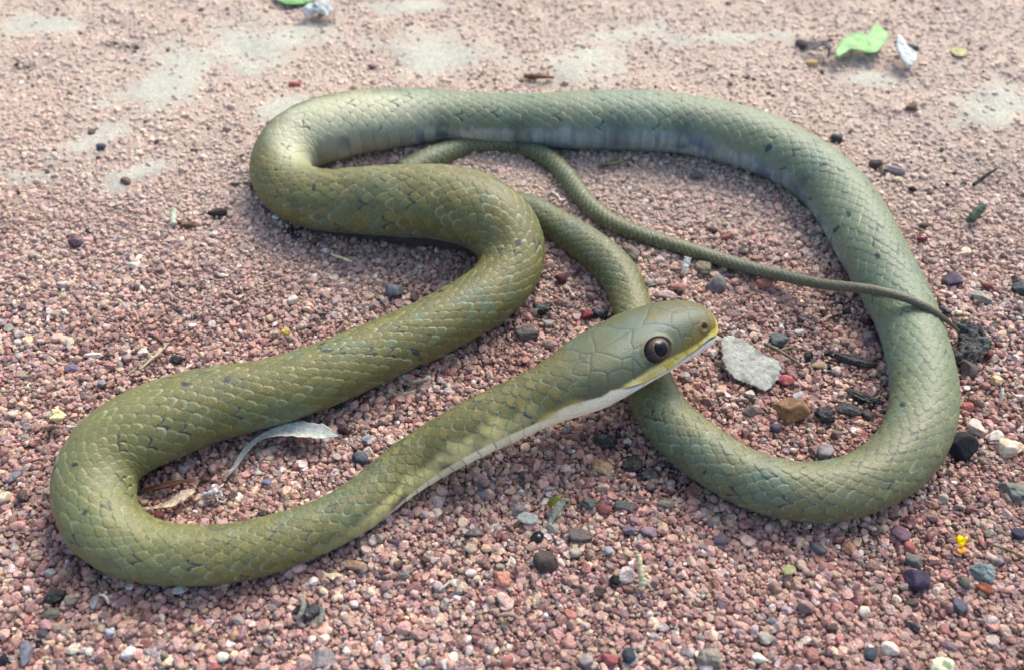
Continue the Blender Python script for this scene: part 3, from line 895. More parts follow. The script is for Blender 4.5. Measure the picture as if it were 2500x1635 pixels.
# ------------------------------------------------------------------ loose things lying on the gravel
m_stone = material('pebble_stone', attr='col', rough=0.75, spec=0.3, bump=0.5, bscale=900, var=0.22, vscale=600, bdist=0.0006)
m_char = material('charred_wood', attr='col', rough=0.5, spec=0.5, bump=0.9, bscale=900, var=0.45, vscale=500, bdist=0.0012)
m_dry = material('dry_plant', attr='col', rough=0.9, spec=0.12, bump=0.5, bscale=1100, var=0.25, vscale=700, bdist=0.0004)
m_leaf = material('green_leaf', attr='col', rough=0.45, spec=0.4, bump=0.3, bscale=900, var=0.15, vscale=500, bdist=0.0003)
SIN_E = math.sin(PITCH)
rs = np.random.default_rng(5)
C3 = lambda *c: srgb(*c)


def place(me, name, mat, org, label, cat, group=None):
    o = link(name, me, mat); o.location = org
    return tag(o, label, cat, group)


def stone(label, px, py, w, h, ang, col, col2=None, name='pebble', kind='peb', tall=0.72, sink=0.28, cat='pebble',
          mat=None, group='loose pebbles on the gravel', lift=0.0, extra=0.0006):
    """a stone seen at px, py, about w by h photograph pixels, its long side turned ang degrees (anticlockwise)"""
    p0 = at(px, py, 0.002); m = depth(p0) / FPX
    W, H = w * m / 2, h * m / 2
    T = tall * min(W, H)
    if kind == 'flat':
        T = tall * min(W, H) * 0.5; H = H / SIN_E
    gz0 = ground_z(p0[0], p0[1]) + extra
    p0 = at(px, py, gz0 + T * (0.5 - sink) + lift)
    sub = 4 if w > 55 else 3
    par = {'peb': (12, 16, 0.03, 2.5), 'rock': (10, 30, 0.09, 2.0), 'lump': (9, 10, 0.26, 2.6), 'flat': (10, 22, 0.08, 2.5), 'round': (20, 5, 0.015, 2)}[kind]
    v, f = rock_shape(rs, sub, *par)
    nrm = v / np.linalg.norm(v, axis=1)[:, None]
    sc_ = np.array([1 / np.abs(v[:, i]).max() for i in range(3)])
    v = v * sc_
    n1 = fbm(v + rs.uniform(0, 40), 2.2, 7, 4); n2 = vnoise(v, 9, 8)
    gm = np.array([0.26, 0.22, 0.19]) * (np.mean(col) / 0.23)
    col = np.asarray(col) * 0.78 + gm * 0.22
    c = np.ones((len(v), 3)) * col
    c2 = col2 if col2 is not None else np.asarray(col) * 0.62
    c = mix(c, c2, sstep(-0.1, 0.5, n1) * (0.85 if col2 is not None else 0.6))
    c = c * (1 + 0.16 * n2[:, None]) * 0.86
    v = v * np.array([W, H, T])
    a = math.radians(ang); R2 = np.array([[math.cos(a), -math.sin(a), 0], [math.sin(a), math.cos(a), 0], [0, 0, 1]])
    v = v @ R2.T
    org = np.array([p0[0], p0[1], gz0 - T * 0.5])
    v = v + (p0 - org)
    v[:, 2] = v[:, 2]
    return place(mesh_np(name, v, f, np.clip(c, 0.004, 0.85)), name, mat or m_stone, org, label, cat, group)


def tube(label, pts, rad, col, name='twig', cat='twig', mat=None, lift=0.0, seg=8, rough=0.15, group=None, col2=None, branches=()):
    """a stick through photograph points (px, py, height above ground in mm); rad = px radii"""
    def one(pts, rad):
        pp = []
        for (x, y, hmm) in pts:
            g0 = at(x, y, 0.002); z = ground_z(g0[0], g0[1]) + 0.0012 + hmm / 1000
            pp.append(at(x, y, z))
        pp = np.array(pp); m = depth(pp[0]) / FPX
        Q = catmull(np.column_stack([pp, np.array(rad) * m]), 8)
        P, r = Q[:, :3], Q[:, 3]
        T = np.gradient(P, axis=0); T /= np.linalg.norm(T, axis=1)[:, None]
        S = np.cross(T, [0, 0, 1.0]); S /= np.linalg.norm(S, axis=1)[:, None] + 1e-9; N = np.cross(S, T)
        th = np.linspace(0, 2 * math.pi, seg, endpoint=False)
        rr = r[:, None] * (1 + rough * rs.normal(size=(len(P), seg)) * 0.7)
        v = P[:, None] + rr[..., None] * (np.cos(th)[None, :, None] * N[:, None] + np.sin(th)[None, :, None] * S[:, None])
        n = len(P); I = np.arange(n * seg).reshape(n, seg); J = np.roll(I, -1, 1)
        q = np.stack([I[:-1].ravel(), I[1:].ravel(), J[1:].ravel(), J[:-1].ravel()], -1)
        V = np.vstack([v.reshape(-1, 3), P[0], P[-1]])
        t = np.concatenate([np.stack([np.full(seg, n * seg), I[0], J[0]], -1), np.stack([np.full(seg, n * seg + 1), J[-1], I[-1]], -1)])
        return V, q, t
    Vs, qs, ts, k = [], [], [], 0
    for p_, r_ in [(pts, rad)] + list(branches):
        V, q, t = one(p_, r_); Vs.append(V); qs.append(q + k); ts.append(t + k); k += len(V)
    V = np.vstack(Vs); org = V.mean(0); org[2] = V[:, 2].min()
    c = np.ones((len(V), 3)) * col
    c = mix(c, col2 if col2 is not None else np.asarray(col) * 0.5, sstep(0, 0.5, fbm(V, 300, 3, 3)) * 0.7)
    return place(mesh_np(name, V - org, [np.vstack(qs), np.vstack(ts)], c), name, mat or m_dry, org, label, cat, group)


def blade(label, pts, half, col, name='leaf', cat='leaf', mat=None, cup=0.25, twist=(0, 0), col2=None, thick=0.00025, group=None, rag=0.0, vein=None, nw=12):
    """a leaf along photograph points (px, py, mm above ground) with half widths in px"""
    pp = []
    for (x, y, hmm) in pts:
        g0 = at(x, y, 0.002); pp.append(at(x, y, ground_z(g0[0], g0[1]) + 0.0012 + hmm / 1000))
    pp = np.array(pp); m = depth(pp[0]) / FPX
    Q = catmull(np.column_stack([pp, np.array(half) * m]), 12); P, r = Q[:, :3], np.maximum(Q[:, 3], 0.0001)
    T = np.gradient(P, axis=0); T /= np.linalg.norm(T, axis=1)[:, None]
    S = np.cross(T, [0, 0, 1.0]); S /= np.linalg.norm(S, axis=1)[:, None] + 1e-9; N = np.cross(S, T)
    n = len(P); tw = np.radians(np.linspace(twist[0], twist[1], n))[:, None]
    S, N = S * np.cos(tw) + N * np.sin(tw), N * np.cos(tw) - S * np.sin(tw)
    u = np.linspace(-1, 1, nw)
    rr = r[:, None] * (1 + rag * vnoise(np.stack([np.repeat(np.arange(n)[:, None] * 0.7, nw, 1), np.sign(u)[None] * 9 + 0 * r[:, None], 0 * u[None] + 0 * r[:, None]], -1), 1, 5))
    top = P[:, None] + (rr * u)[..., None] * S[:, None] + (rr * cup * (u ** 2))[..., None] * N[:, None]
    top = top + N[:, None] * (0.05 * r[:, None] * fbm(top, 400, 6, 3))[..., None]
    bot = top - N[:, None] * thick
    I = np.arange(n * nw).reshape(n, nw); k = n * nw
    q = np.stack([I[:-1, :-1].ravel(), I[1:, :-1].ravel(), I[1:, 1:].ravel(), I[:-1, 1:].ravel()], -1)
    e = np.concatenate([I[0, :], I[1:, -1], I[-1, -2::-1], I[-2:0:-1, 0]]); e2 = np.roll(e, -1)
    side = np.stack([e, e2, e2 + k, e + k], -1)
    V = np.vstack([top.reshape(-1, 3), bot.reshape(-1, 3)])
    F = np.vstack([q, q[:, ::-1] + k, side])
    uu = np.tile(u, n); c = np.ones((n * nw, 3)) * col
    if col2 is not None:
        c = mix(c, col2, sstep(0.0, 0.45, fbm(top.reshape(-1, 3), 260, 9, 3)) * 0.85)
    if vein is not None:
        c = mix(c, vein, np.exp(-(uu / 0.10) ** 2) * 0.7)
    c = np.vstack([c, c * 0.8])
    org = V.mean(0); org[2] = V[:, 2].min()
    return place(mesh_np(name, V - org, F, np.clip(c, .003, .85)), name, mat or m_leaf, org, label, cat, group)


def slab(label, outline, hmm, tmm, col, name='flake', cat='bark', mat=None, col2=None, tilt=(0, 0), rough=0.3, group=None, rim=None, dents=0.0, jag=0.03):
    """a thin ragged piece with the given outline in photograph pixels, hmm above the ground and tmm thick"""
    O = np.array(outline, float); c0 = O.mean(0); g0 = at(c0[0], c0[1], .002); z0 = ground_z(g0[0], g0[1]) + 0.001 + hmm / 1000
    W = at(O[:, 0], O[:, 1], z0 + tmm / 1000)
    W = catmull(np.vstack([W, W[:1]]), 8)[:-1]
    n = len(W); ctr = W.mean(0)
    W = ctr + (W - ctr) * (1 + jag * rs.normal(size=n))[:, None]
    ks = np.array([0, .08, .16, .24, .32, .40, .48, .56, .64, .72, .80, .88, .95, 1.0]); t = tmm / 1000
    def layer(sgn):
        L = []
        for k in ks[1:]:
            p = ctr + (W - ctr) * k
            p[:, 2] += sgn * t * 0.5 * (1 - max(0, k - .75) * 2.2)
            L.append(p)
        L = np.array(L); L[..., 2] += t * rough * fbm(L, 350, 11, 4) * (1 if sgn > 0 else .5) - (t * dents * sstep(0.1, .5, vnoise(L, 600, 4)) if sgn > 0 else 0)
        return L
    A, B = layer(1), layer(-1); m_ = len(ks) - 1
    V = np.vstack([A.reshape(-1, 3), B.reshape(-1, 3), A[0].mean(0), B[0].mean(0)]); off = m_ * n
    I = np.arange(off).reshape(m_, n); J = np.roll(I, -1, 1)
    q1 = np.stack([I[:-1].ravel(), I[1:].ravel(), J[1:].ravel(), J[:-1].ravel()], -1)
    rimq = np.stack([I[-1], I[-1] + off, J[-1] + off, J[-1]], -1)
    t1 = np.stack([np.full(n, 2 * off), I[0], J[0]], -1); t2 = np.stack([np.full(n, 2 * off + 1), J[0] + off, I[0] + off], -1)
    V = V.copy(); d = V - ctr
    V[:, 2] += d[:, 0] * math.tan(R(tilt[0])) + d[:, 1] * math.tan(R(tilt[1]))
    c = np.ones((len(V), 3)) * col
    c = mix(c, col2 if col2 is not None else np.asarray(col) * 0.55, sstep(-0.05, 0.45, fbm(V, 220, 12, 4)) * 0.75)
    if rim is not None:
        wv = np.zeros(len(V)); wv[(m_ - 1) * n:m_ * n] = 0.8; c = mix(c, rim, wv)
    org = V.mean(0); org[2] = V[:, 2].min()
    return place(mesh_np(name, V - org, [np.vstack([q1, q1[:, ::-1] + off, rimq]), np.vstack([t1, t2])], np.clip(c, .003, .85)), name, mat or m_dry, org, label, cat, group)


# --- stones: (label, px, py, w, h, angle, colour, second colour, kind)
WHT, CRM, TAN_, GRY, BLU, PUR, SLT, RED, ORG, BLK, BRN, PNK, MAU, TEA = (C3(226, 222, 208), C3(220, 205, 172), C3(180, 152, 118), C3(146, 142, 138),
    C3(128, 140, 156), C3(92, 74, 98), C3(84, 92, 102), C3(158, 58, 56), C3(190, 108, 74), C3(24, 26, 30), C3(118, 88, 66), C3(206, 152, 140), C3(150, 118, 130), C3(118, 138, 134))
ST = [
 ('large ochre brown stone inside the right hand loop of the body', 1930, 1006, 86, 78, 10, C3(148, 110, 70), C3(110, 84, 62), 'rock'),
 ('rough teal grey pebble between the pale bark flake and the inner curve', 1901, 830, 56, 44, -10, C3(92, 104, 102), C3(60, 66, 64), 'lump'),
 ('knobbly tan grey stone under the thin tail beside the white chip', 1712, 654, 56, 48, 10, C3(138, 130, 102), C3(100, 92, 72), 'lump'),
 ('smooth grey stone below the tan grey knobbly one', 1746, 692, 54, 56, 70, C3(122, 118, 116), C3(92, 88, 88), 'rock'),
 ('block shaped orange brown stone under the thin tail', 1862, 688, 48, 42, 0, C3(186, 122, 94), C3(140, 92, 70), 'rock'),
 ('dark purple angular stone right of the tail crossing', 2326, 684, 54, 50, 20, C3(86, 72, 92), C3(60, 52, 70), 'rock'),
 ('flat pale grey stone lying below the dark purple one', 2392, 725, 62, 32, -32, C3(160, 156, 142), C3(120, 118, 108), 'rock'),
 ('dark teal stone cut by the right edge level with the tail tip', 2492, 706, 46, 44, 0, C3(74, 92, 94), C3(46, 56, 60), 'lump'),
 ('dull red pebble just above the flat pale grey stone', 2410, 697, 36, 26, -30, C3(152, 92, 82), None, 'peb'),
 ('dark red pebble under the charred flake at the tail tip', 2417, 868, 34, 26, -10, C3(104, 36, 36), None, 'peb'),
 ('grey brown wedge shaped stone below the charred flake', 2361, 897, 58, 56, 40, C3(112, 98, 90), C3(80, 70, 66), 'rock'),
 ('cream square pebble right of the grey brown wedge stone', 2435, 928, 36, 30, 5, C3(214, 190, 140), C3(170, 140, 96), 'rock'),
 ('big glossy black rock touching the outside of the lower right bend', 2345, 1088, 80, 88, 60, C3(22, 27, 34), C3(12, 14, 18), 'rock'),
 ('squarish light grey pebble at the bottom of the right loop', 2014, 1104, 48, 46, 80, C3(146, 142, 142), C3(112, 108, 110), 'rock'),
 ('navy purple pebble below the ochre brown stone', 1892, 1044, 38, 34, 20, C3(70, 66, 90), None, 'peb'),
 ('crimson pebble at the lower end of the pale bark flake', 1919, 929, 40, 34, 10, C3(168, 62, 72), C3(190, 130, 120), 'rock'),
 ('pale cream stone left of the crimson pebble', 1830, 962, 30, 26, 0, C3(200, 190, 168), None, 'peb'),
 ('oval tan pebble lying across the middle of the right loop', 2000, 891, 50, 20, -8, C3(186, 158, 116), None, 'peb'),
 ('rounded grey pebble near the inner side of the right bend', 2127, 824, 38, 30, 0, C3(142, 134, 136), C3(110, 96, 100), 'peb'),
 ('maroon pebble against the inner side below the tail crossing', 2117, 787, 36, 24, 0, C3(98, 54, 66), None, 'peb'),
 ('bluish white pebble above the ochre brown stone', 1947, 966, 38, 26, 50, C3(178, 186, 190), None, 'peb'),
 ('grey stone with a dark red foot left of the ochre stone', 1841, 1003, 56, 36, -15, C3(110, 100, 98), C3(88, 50, 52), 'rock'),
 ('large cream and pink stone outside the right bend', 2384, 1046, 48, 52, 30, C3(206, 190, 176), C3(196, 144, 124), 'rock'),
 ('white slanting shard right of the large cream stone', 2430, 1064, 50, 28, 30, C3(220, 214, 196), None, 'rock'),
 ('cream white stone near the right edge beside the black rock', 2468, 1094, 56, 60, 70, C3(206, 196, 172), C3(176, 150, 116), 'rock'),
 ('salmon red pebble outside the right bend above the cream stone', 2363, 992, 28, 26, 0, C3(198, 106, 92), None, 'peb'),
 ('purple pink stone below the lower right bend', 2199, 1302, 52, 46, 0, C3(122, 88, 106), C3(96, 74, 92), 'rock'),
 ('very dark purple stone in the lower right gravel', 2238, 1414, 64, 60, 15, C3(68, 56, 84), C3(48, 42, 60), 'rock'),
 ('grey green stone resting on top of the very dark purple one', 2230, 1370, 40, 38, 0, C3(108, 110, 108), None, 'peb'),
 ('big speckled teal grey stone near the lower right corner', 2408, 1397, 80, 54, -32, C3(132, 152, 148), C3(96, 112, 112), 'lump'),
 ('rust orange pebble tucked under the speckled teal grey stone', 2403, 1434, 46, 28, -20, C3(156, 78, 46), C3(110, 54, 36), 'rock'),
 ('blue grey rough stone below the rust orange pebble', 2339, 1476, 48, 42, 0, C3(92, 98, 112), C3(66, 70, 82), 'rock'),
 ('olive grey pebble left of the speckled teal grey stone', 2357, 1422, 36, 38, 0, C3(98, 96, 88), None, 'peb'),
 ('bright cream white pebble in the lower right gravel', 2112, 1489, 36, 34, 20, C3(238, 230, 202), None, 'rock'),
 ('dark slate shard near the bottom edge', 2124, 1594, 34, 56, -35, C3(66, 78, 88), C3(44, 52, 60), 'rock'),
 ('cream pink pebble right of the slate shard', 2172, 1584, 44, 38, -40, C3(224, 208, 188), None, 'rock'),
 ('white chunky pebble at the bottom right of centre', 1852, 1604, 50, 30, -18, C3(226, 224, 204), None, 'rock'),
 ('pale grey stone above the white chunky pebble', 1868, 1554, 42, 38, 0, C3(194, 188, 172), C3(140, 130, 120), 'rock'),
 ('large dull grey lump at the bottom edge', 1738, 1602, 74, 58, 30, C3(150, 142, 128), C3(110, 104, 96), 'lump'),
 ('dark blue pebble on the right edge above the yellow petal level', 2486, 1303, 38, 32, -30, C3(58, 62, 82), None, 'peb'),
 ('mossy grey green chunk on the right edge', 2476, 1200, 76, 46, -15, C3(122, 130, 118), C3(88, 96, 88), 'lump'),
 ('orange tan stone below the bottom of the right loop', 2075, 1334, 38, 38, 0, C3(186, 132, 102), C3(156, 108, 86), 'rock'),
 ('round slate pebble with a white fleck left of the orange tan stone', 1997, 1338, 36, 34, 0, C3(92, 90, 98), None, 'peb'),
 ('pale sandy pebble above the slate pebble', 2156, 1290, 32, 26, 10, C3(190, 170, 140), None, 'peb'),
 ('small violet grey stone near the underside of the loop', 1760, 1317, 38, 28, -10, C3(98, 88, 106), None, 'rock'),
 ('pinkish red wedge pebble under the purple pink stone', 2217, 1333, 28, 36, 40, C3(180, 96, 90), None, 'rock'),
 ('small blue grey pebble in the lower middle right', 1885, 1515, 26, 20, 10, C3(112, 124, 144), None, 'peb'),
 ('black and grey crumb in the lower right gravel', 2231, 1528, 40, 32, -20, C3(60, 56, 56), C3(140, 138, 132), 'lump'),
 ('angular yellow tan rock below the raised neck', 1474, 1137, 60, 40, -22, C3(190, 158, 112), C3(150, 120, 84), 'rock'),
 ('large round dark brown stone in the lower centre', 1333, 1365, 62, 64, 60, C3(84, 74, 66), C3(60, 54, 52), 'rock'),
 ('mottled grey green stone right of the small grey leaf', 1436, 1228, 48, 36, 0, C3(98, 102, 92), C3(70, 74, 70), 'lump'),
 ('long flat grey green stone below the tail coil', 1526, 1234, 70, 26, -5, C3(98, 102, 98), C3(80, 80, 76), 'rock'),
 ('dusky red pebble between the two grey green stones', 1476, 1243, 38, 32, 0, C3(134, 72, 70), None, 'rock'),
 ('flat sided grey brown pebble near the lower left of the loop', 1627, 1230, 48, 26, -10, C3(136, 126, 112), C3(104, 96, 90), 'rock'),
 ('broad half buried grey brown stone below the grey green stones', 1414, 1304, 70, 42, 10, C3(112, 98, 92), C3(84, 76, 76), 'rock'),
 ('oval grey pebble with a white end in the lower centre', 1160, 1300, 46, 24, -8, C3(108, 98, 96), C3(150, 140, 134), 'peb'),
 ('big pale pink stone low in the centre of the picture', 1232, 1466, 52, 38, -25, C3(216, 186, 172), C3(190, 130, 112), 'rock'),
 ('cluster forming orange pink stone above the pale pink one', 1224, 1412, 62, 40, -40, C3(194, 128, 104), C3(160, 96, 80), 'lump'),
 ('jet black pebble left of the pale straw', 1502, 1416, 30, 26, -10, C3(18, 22, 26), None, 'peb'),
 ('dark blue slate stone at the bottom edge', 1538, 1600, 40, 38, -60, C3(52, 60, 74), None, 'rock'),
 ('rose red pebble at the bottom left of the slate stone', 1489, 1610, 50, 36, -25, C3(172, 84, 88), None, 'peb'),
 ('greenish white pebble right of the large dark brown stone', 1404, 1344, 32, 32, 0, C3(174, 168, 146), None, 'peb'),
 ('milky blue white pebble between the brown stone and the straw', 1487, 1344, 27, 26, 0, C3(184, 190, 196), None, 'peb'),
 ('small cream yellow pebble at the head of the straw', 1535, 1349, 25, 20, 0, C3(206, 184, 140), None, 'peb'),
 ('grey purple pebble above the small cream yellow one', 1536, 1294, 34, 24, 0, C3(118, 104, 122), None, 'rock'),
 ('lilac oval pebble right of the grey purple one', 1584, 1296, 42, 28, -10, C3(152, 124, 142), None, 'rock'),
 ('round navy black seed like stone above the dark brown stone', 1314, 1310, 36, 32, -10, C3(20, 26, 40), None, 'round'),
 ('grey blue oval pebble below the middle of the neck', 1178, 1205, 31, 25, -10, C3(128, 132, 138), None, 'peb'),
 ('pink translucent pebble above the grey blue oval one', 1181, 1175, 36, 30, 0, C3(176, 144, 134), None, 'peb'),
 ('whitish pink pebble under the front part of the neck', 1037, 1252, 31, 22, -5, C3(206, 188, 178), None, 'peb'),
 ('slate blue stone touching the upper edge of the neck', 879, 1119, 48, 40, -10, C3(78, 92, 104), C3(54, 60, 68), 'rock'),
 ('pale blue pebble beyond the tip of the curled grey leaf', 895, 1071, 31, 21, 0, C3(152, 162, 174), None, 'peb'),
 ('long tan rock below the lower body near the centre', 864, 1377, 64, 26, -5, C3(176, 142, 112), C3(146, 112, 88), 'rock'),
 ('white pebble left of the cream shard under the body', 763, 1419, 30, 26, 40, C3(234, 226, 210), None, 'rock'),
 ('small cream yellow pebble below the white one', 790, 1443, 22, 22, 0, C3(214, 200, 160), None, 'peb'),
 ('white stone half under the bottom curve of the body', 438, 1438, 42, 22, 12, C3(206, 208, 196), None, 'rock'),
 ('long rose mauve pebble in the lower centre', 1016, 1434, 48, 20, -5, C3(156, 102, 108), None, 'peb'),
 ('dark mauve pebble below the rear of the neck', 961, 1321, 34, 20, -8, C3(104, 76, 84), None, 'rock'),
 ('creamy orange pebble in the gravel below the neck', 1186, 1337, 28, 24, -20, C3(218, 180, 142), None, 'rock'),
 ('pale cream pebble left of the creamy orange one', 1149, 1336, 34, 28, 0, C3(206, 186, 156), None, 'rock'),
 ('white rounded pebble in the lower middle gravel', 1150, 1396, 33, 24, 0, C3(218, 206, 192), None, 'peb'),
 ('dark olive grey pebble beside the white rounded one', 984, 1403, 24, 20, 0, C3(120, 124, 112), None, 'peb'),
 ('small blue pebble inside the left hand loop', 651, 1176, 24, 18, 0, C3(112, 120, 150), None, 'peb'),
 ('pale grey pebble against the inner edge of the left bend', 446, 1143, 34, 26, -30, C3(176, 168, 166), None, 'peb'),
 ('dark red pebble in the crook of the left bend', 388, 1259, 30, 26, 0, C3(116, 46, 42), None, 'rock'),
 ('dark slate stone wedged under the body above the curled leaf', 821, 988, 36, 20, 0, C3(56, 58, 66), None, 'rock'),
 ('blue grey stone above the middle run of the body', 966, 709, 50, 44, 0, C3(116, 124, 130), C3(90, 94, 100), 'rock'),
 ('small grey pebble at the lower left of the blue grey stone', 938, 737, 24, 21, 0, C3(138, 138, 142), None, 'peb'),
 ('small white pebble at the lower right of the blue grey stone', 988, 729, 17, 12, 0, C3(232, 232, 220), None, 'peb'),
 ('round chalk white pebble in the gravel left of centre', 714, 733, 29, 25, 10, C3(226, 222, 202), None, 'peb'),
 ('tiny dark slate chip left of the chalk white pebble', 574, 757, 21, 13, -15, C3(62, 68, 82), None, 'rock'),
 ('thin dark chip above the middle run of the body', 788, 768, 28, 9, 5, C3(62, 62, 70), None, 'rock'),
 ('bright white pebble against the upper left bend', 673, 531, 20, 13, -10, C3(244, 244, 236), None, 'peb'),
 ('dull red pebble beside the bright white pebble', 655, 516, 20, 20, 0, C3(128, 60, 58), None, 'peb'),
 ('flat white chip in the left gravel', 543, 672, 32, 13, -8, C3(222, 216, 196), None, 'rock'),
 ('cloudy white pebble far left of the upper coil', 521, 572, 30, 22, 20, C3(206, 196, 180), None, 'peb'),
 ('pale oval pebble in the blurred gravel at left', 321, 648, 30, 16, 5, C3(216, 212, 196), None, 'peb'),
 ('dark purple stone in the blurred gravel at left', 184, 592, 40, 30, -20, C3(92, 72, 86), None, 'rock'),
 ('lavender stone in the gravel left of the straw', 176, 898, 40, 26, 0, C3(140, 122, 152), C3(100, 88, 110), 'rock'),
 ('blue grey round pebble below the lavender stone', 249, 936, 27, 22, 0, C3(138, 144, 150), None, 'peb'),
 ('long white pebble above the lavender stone', 227, 867, 48, 18, 0, C3(228, 218, 204), None, 'peb'),
 ('creamy oval pebble to the upper left of the long white one', 167, 833, 28, 20, -10, C3(226, 214, 190), None, 'peb'),
 ('cream flat pebble near the left edge above the body', 28, 1010, 32, 22, 10, C3(214, 196, 170), None, 'peb'),
 ('small white pebble in the gravel right of the straw', 470, 795, 22, 16, 10, C3(230, 222, 206), None, 'peb'),
 ('pale sand coloured pebble just above the body at left', 441, 861, 24, 14, -5, C3(206, 170, 150), None, 'peb'),
 ('slate blue pebble alone in the far left gravel', 246, 359, 27, 23, 0, C3(78, 78, 100), None, 'peb'),
 ('tiny white pebble left of the upper left bend', 593, 416, 19, 16, 0, C3(230, 226, 210), None, 'peb'),
 ('blurred red pebble behind the upper left bend', 720, 205, 38, 18, 0, C3(182, 92, 84), None, 'peb'),
 ('purple grey stone between the tail and the far arc', 1705, 431, 40, 24, 0, C3(112, 100, 112), None, 'rock'),
 ('dark maroon stone right of the thin tail', 1738, 565, 30, 22, -10, C3(74, 48, 56), None, 'rock'),
 ('muted red pebble beside the dark maroon stone', 1772, 577, 38, 18, 20, C3(160, 92, 86), None, 'rock'),
 ('crimson pebble between the raised head and the coil', 1433, 768, 36, 28, 0, C3(128, 44, 54), None, 'peb'),
 ('wine red pebble in the shade right of the coil', 1370, 682, 36, 32, 0, C3(104, 48, 50), None, 'rock'),
 ('pinkish grey pebble in the shade above the crimson pebble', 1443, 724, 28, 24, 0, C3(136, 112, 112), None, 'peb'),
 ('pale crumbly lump in the gravel above the neck', 1341, 790, 32, 26, 0, C3(156, 150, 142), C3(110, 104, 98), 'lump'),
 ('pink crumbly cluster just above the neck', 1345, 838, 46, 34, -15, C3(172, 142, 130), C3(130, 100, 90), 'lump'),
 ('pale pink stone behind the crown of the head', 1627, 722, 46, 26, -10, C3(196, 172, 162), C3(160, 130, 120), 'rock'),
 ('white and dark speckled stone above the head', 1592, 689, 38, 26, 0, C3(176, 168, 158), C3(70, 66, 66), 'lump'),
 ('salmon pink stone above the snout', 1655, 701, 40, 26, 0, C3(202, 132, 116), None, 'rock'),
 ('flat pinkish tan chip left of the white chip', 1647, 655, 44, 16, 0, C3(162, 136, 118), None, 'rock'),
 ('grey stone left of the white chip under the tail', 1650, 629, 30, 24, 10, C3(128, 124, 124), None, 'rock'),
 ('long grey brown stone leaning beside the rear coil', 1540, 622, 46, 66, 30, C3(122, 112, 96), C3(84, 76, 66), 'lump'),
 ('dark brown stub of stone touching the top of the tail', 1819, 612, 42, 26, 20, C3(82, 74, 64), C3(60, 54, 48), 'rock'),
 ('tan orange stone right of the dark brown stub', 1846, 629, 34, 16, -10, C3(180, 140, 108), None, 'rock'),
 ('deep red berry like stone right of the far arc', 2249, 582, 29, 22, 0, C3(128, 16, 30), None, 'round'),
 ('dark brown stone touching the far side of the right arc', 2139, 401, 34, 34, 40, C3(76, 62, 60), C3(130, 118, 116), 'rock'),
 ('violet grey stone right of the dark brown one', 2182, 417, 56, 26, -20, C3(128, 116, 128), None, 'rock'),
 ('cream pebble below the violet grey stone', 2192, 438, 30, 16, -15, C3(214, 196, 160), None, 'rock'),
 ('black pebble in the gravel right of the far arc', 2229, 462, 22, 16, 0, C3(34, 36, 40), None, 'rock'),
 ('dark grey stone touching the top of the far arc', 2042, 340, 34, 28, -30, C3(70, 70, 74), None, 'rock'),
 ('small brown pebble right of the red berry like stone', 2255, 551, 24, 18, 0, C3(88, 70, 70), None, 'rock'),
 ('brown pointed chip in the blurred upper right gravel', 2229, 262, 34, 32, 60, C3(116, 92, 76), None, 'rock'),
 ('blurred brown stone left of the green leaf', 1960, 110, 34, 40, 60, C3(86, 78, 78), None, 'rock'),
 ('blurred yellow pebble below the curled grey scrap', 1980, 155, 32, 20, 0, C3(214, 182, 110), None, 'peb'),
 ('cream puff coloured stone left of the upper left body', 10, 1215, 40, 38, 0, C3(206, 190, 164), None, 'peb'),
 ('bluish grey stone near the left edge outside the bend', 32, 1163, 28, 44, -30, C3(140, 142, 152), C3(100, 100, 116), 'rock'),
 ('grey white oval pebble at the lower left under the body', 122, 1396, 28, 20, 0, C3(178, 180, 172), None, 'peb'),
 ('blue white pebble in the lower left gravel', 266, 1542, 32, 22, 10, C3(166, 176, 190), None, 'peb'),
 ('upright grey oval pebble in the lower left', 229, 1469, 24, 36, 0, C3(152, 160, 162), None, 'peb'),
 ('warm grey lump beside the upright grey pebble', 174, 1467, 38, 34, 0, C3(126, 118, 106), None, 'lump'),
 ('grey olive earth lump near the lower left corner', 124, 1500, 58, 42, 10, C3(112, 108, 92), C3(80, 76, 66), 'lump'),
 ('dark violet pebble in the lower left corner', 104, 1548, 30, 26, 0, C3(84, 76, 88), None, 'peb'),
 ('tall blue grey shard at the lower left corner', 62, 1592, 36, 76, 10, C3(112, 116, 128), C3(86, 84, 96), 'rock'),
 ('inky blue stone cut by the lower left edge', 6, 1610, 26, 42, 0, C3(30, 36, 52), None, 'rock'),
 ('large lilac grey stone on the bottom edge left of centre', 786, 1606, 60, 48, 20, C3(156, 146, 144), C3(124, 114, 114), 'rock'),
 ('rose pebble cut by the bottom edge at left', 519, 1628, 36, 24, 0, C3(186, 100, 92), None, 'peb'),
 ('upright golden tan pebble in the lower left gravel', 573, 1548, 22, 30, 0, C3(186, 150, 102), None, 'rock'),
]
for (lb, x, y, w_, h_, an, c1, c2, kd) in ST:
    k_ = rs.uniform(0.92, 1.06)
    stone(lb, x, y, w_ * k_, h_ * k_, an, c1, c2, kind=kd, tall=0.85 if kd in ('peb', 'round') else 0.78,
          mat=None if kd != 'round' else material('seed_gloss', attr='col', rough=0.2, spec=0.6))

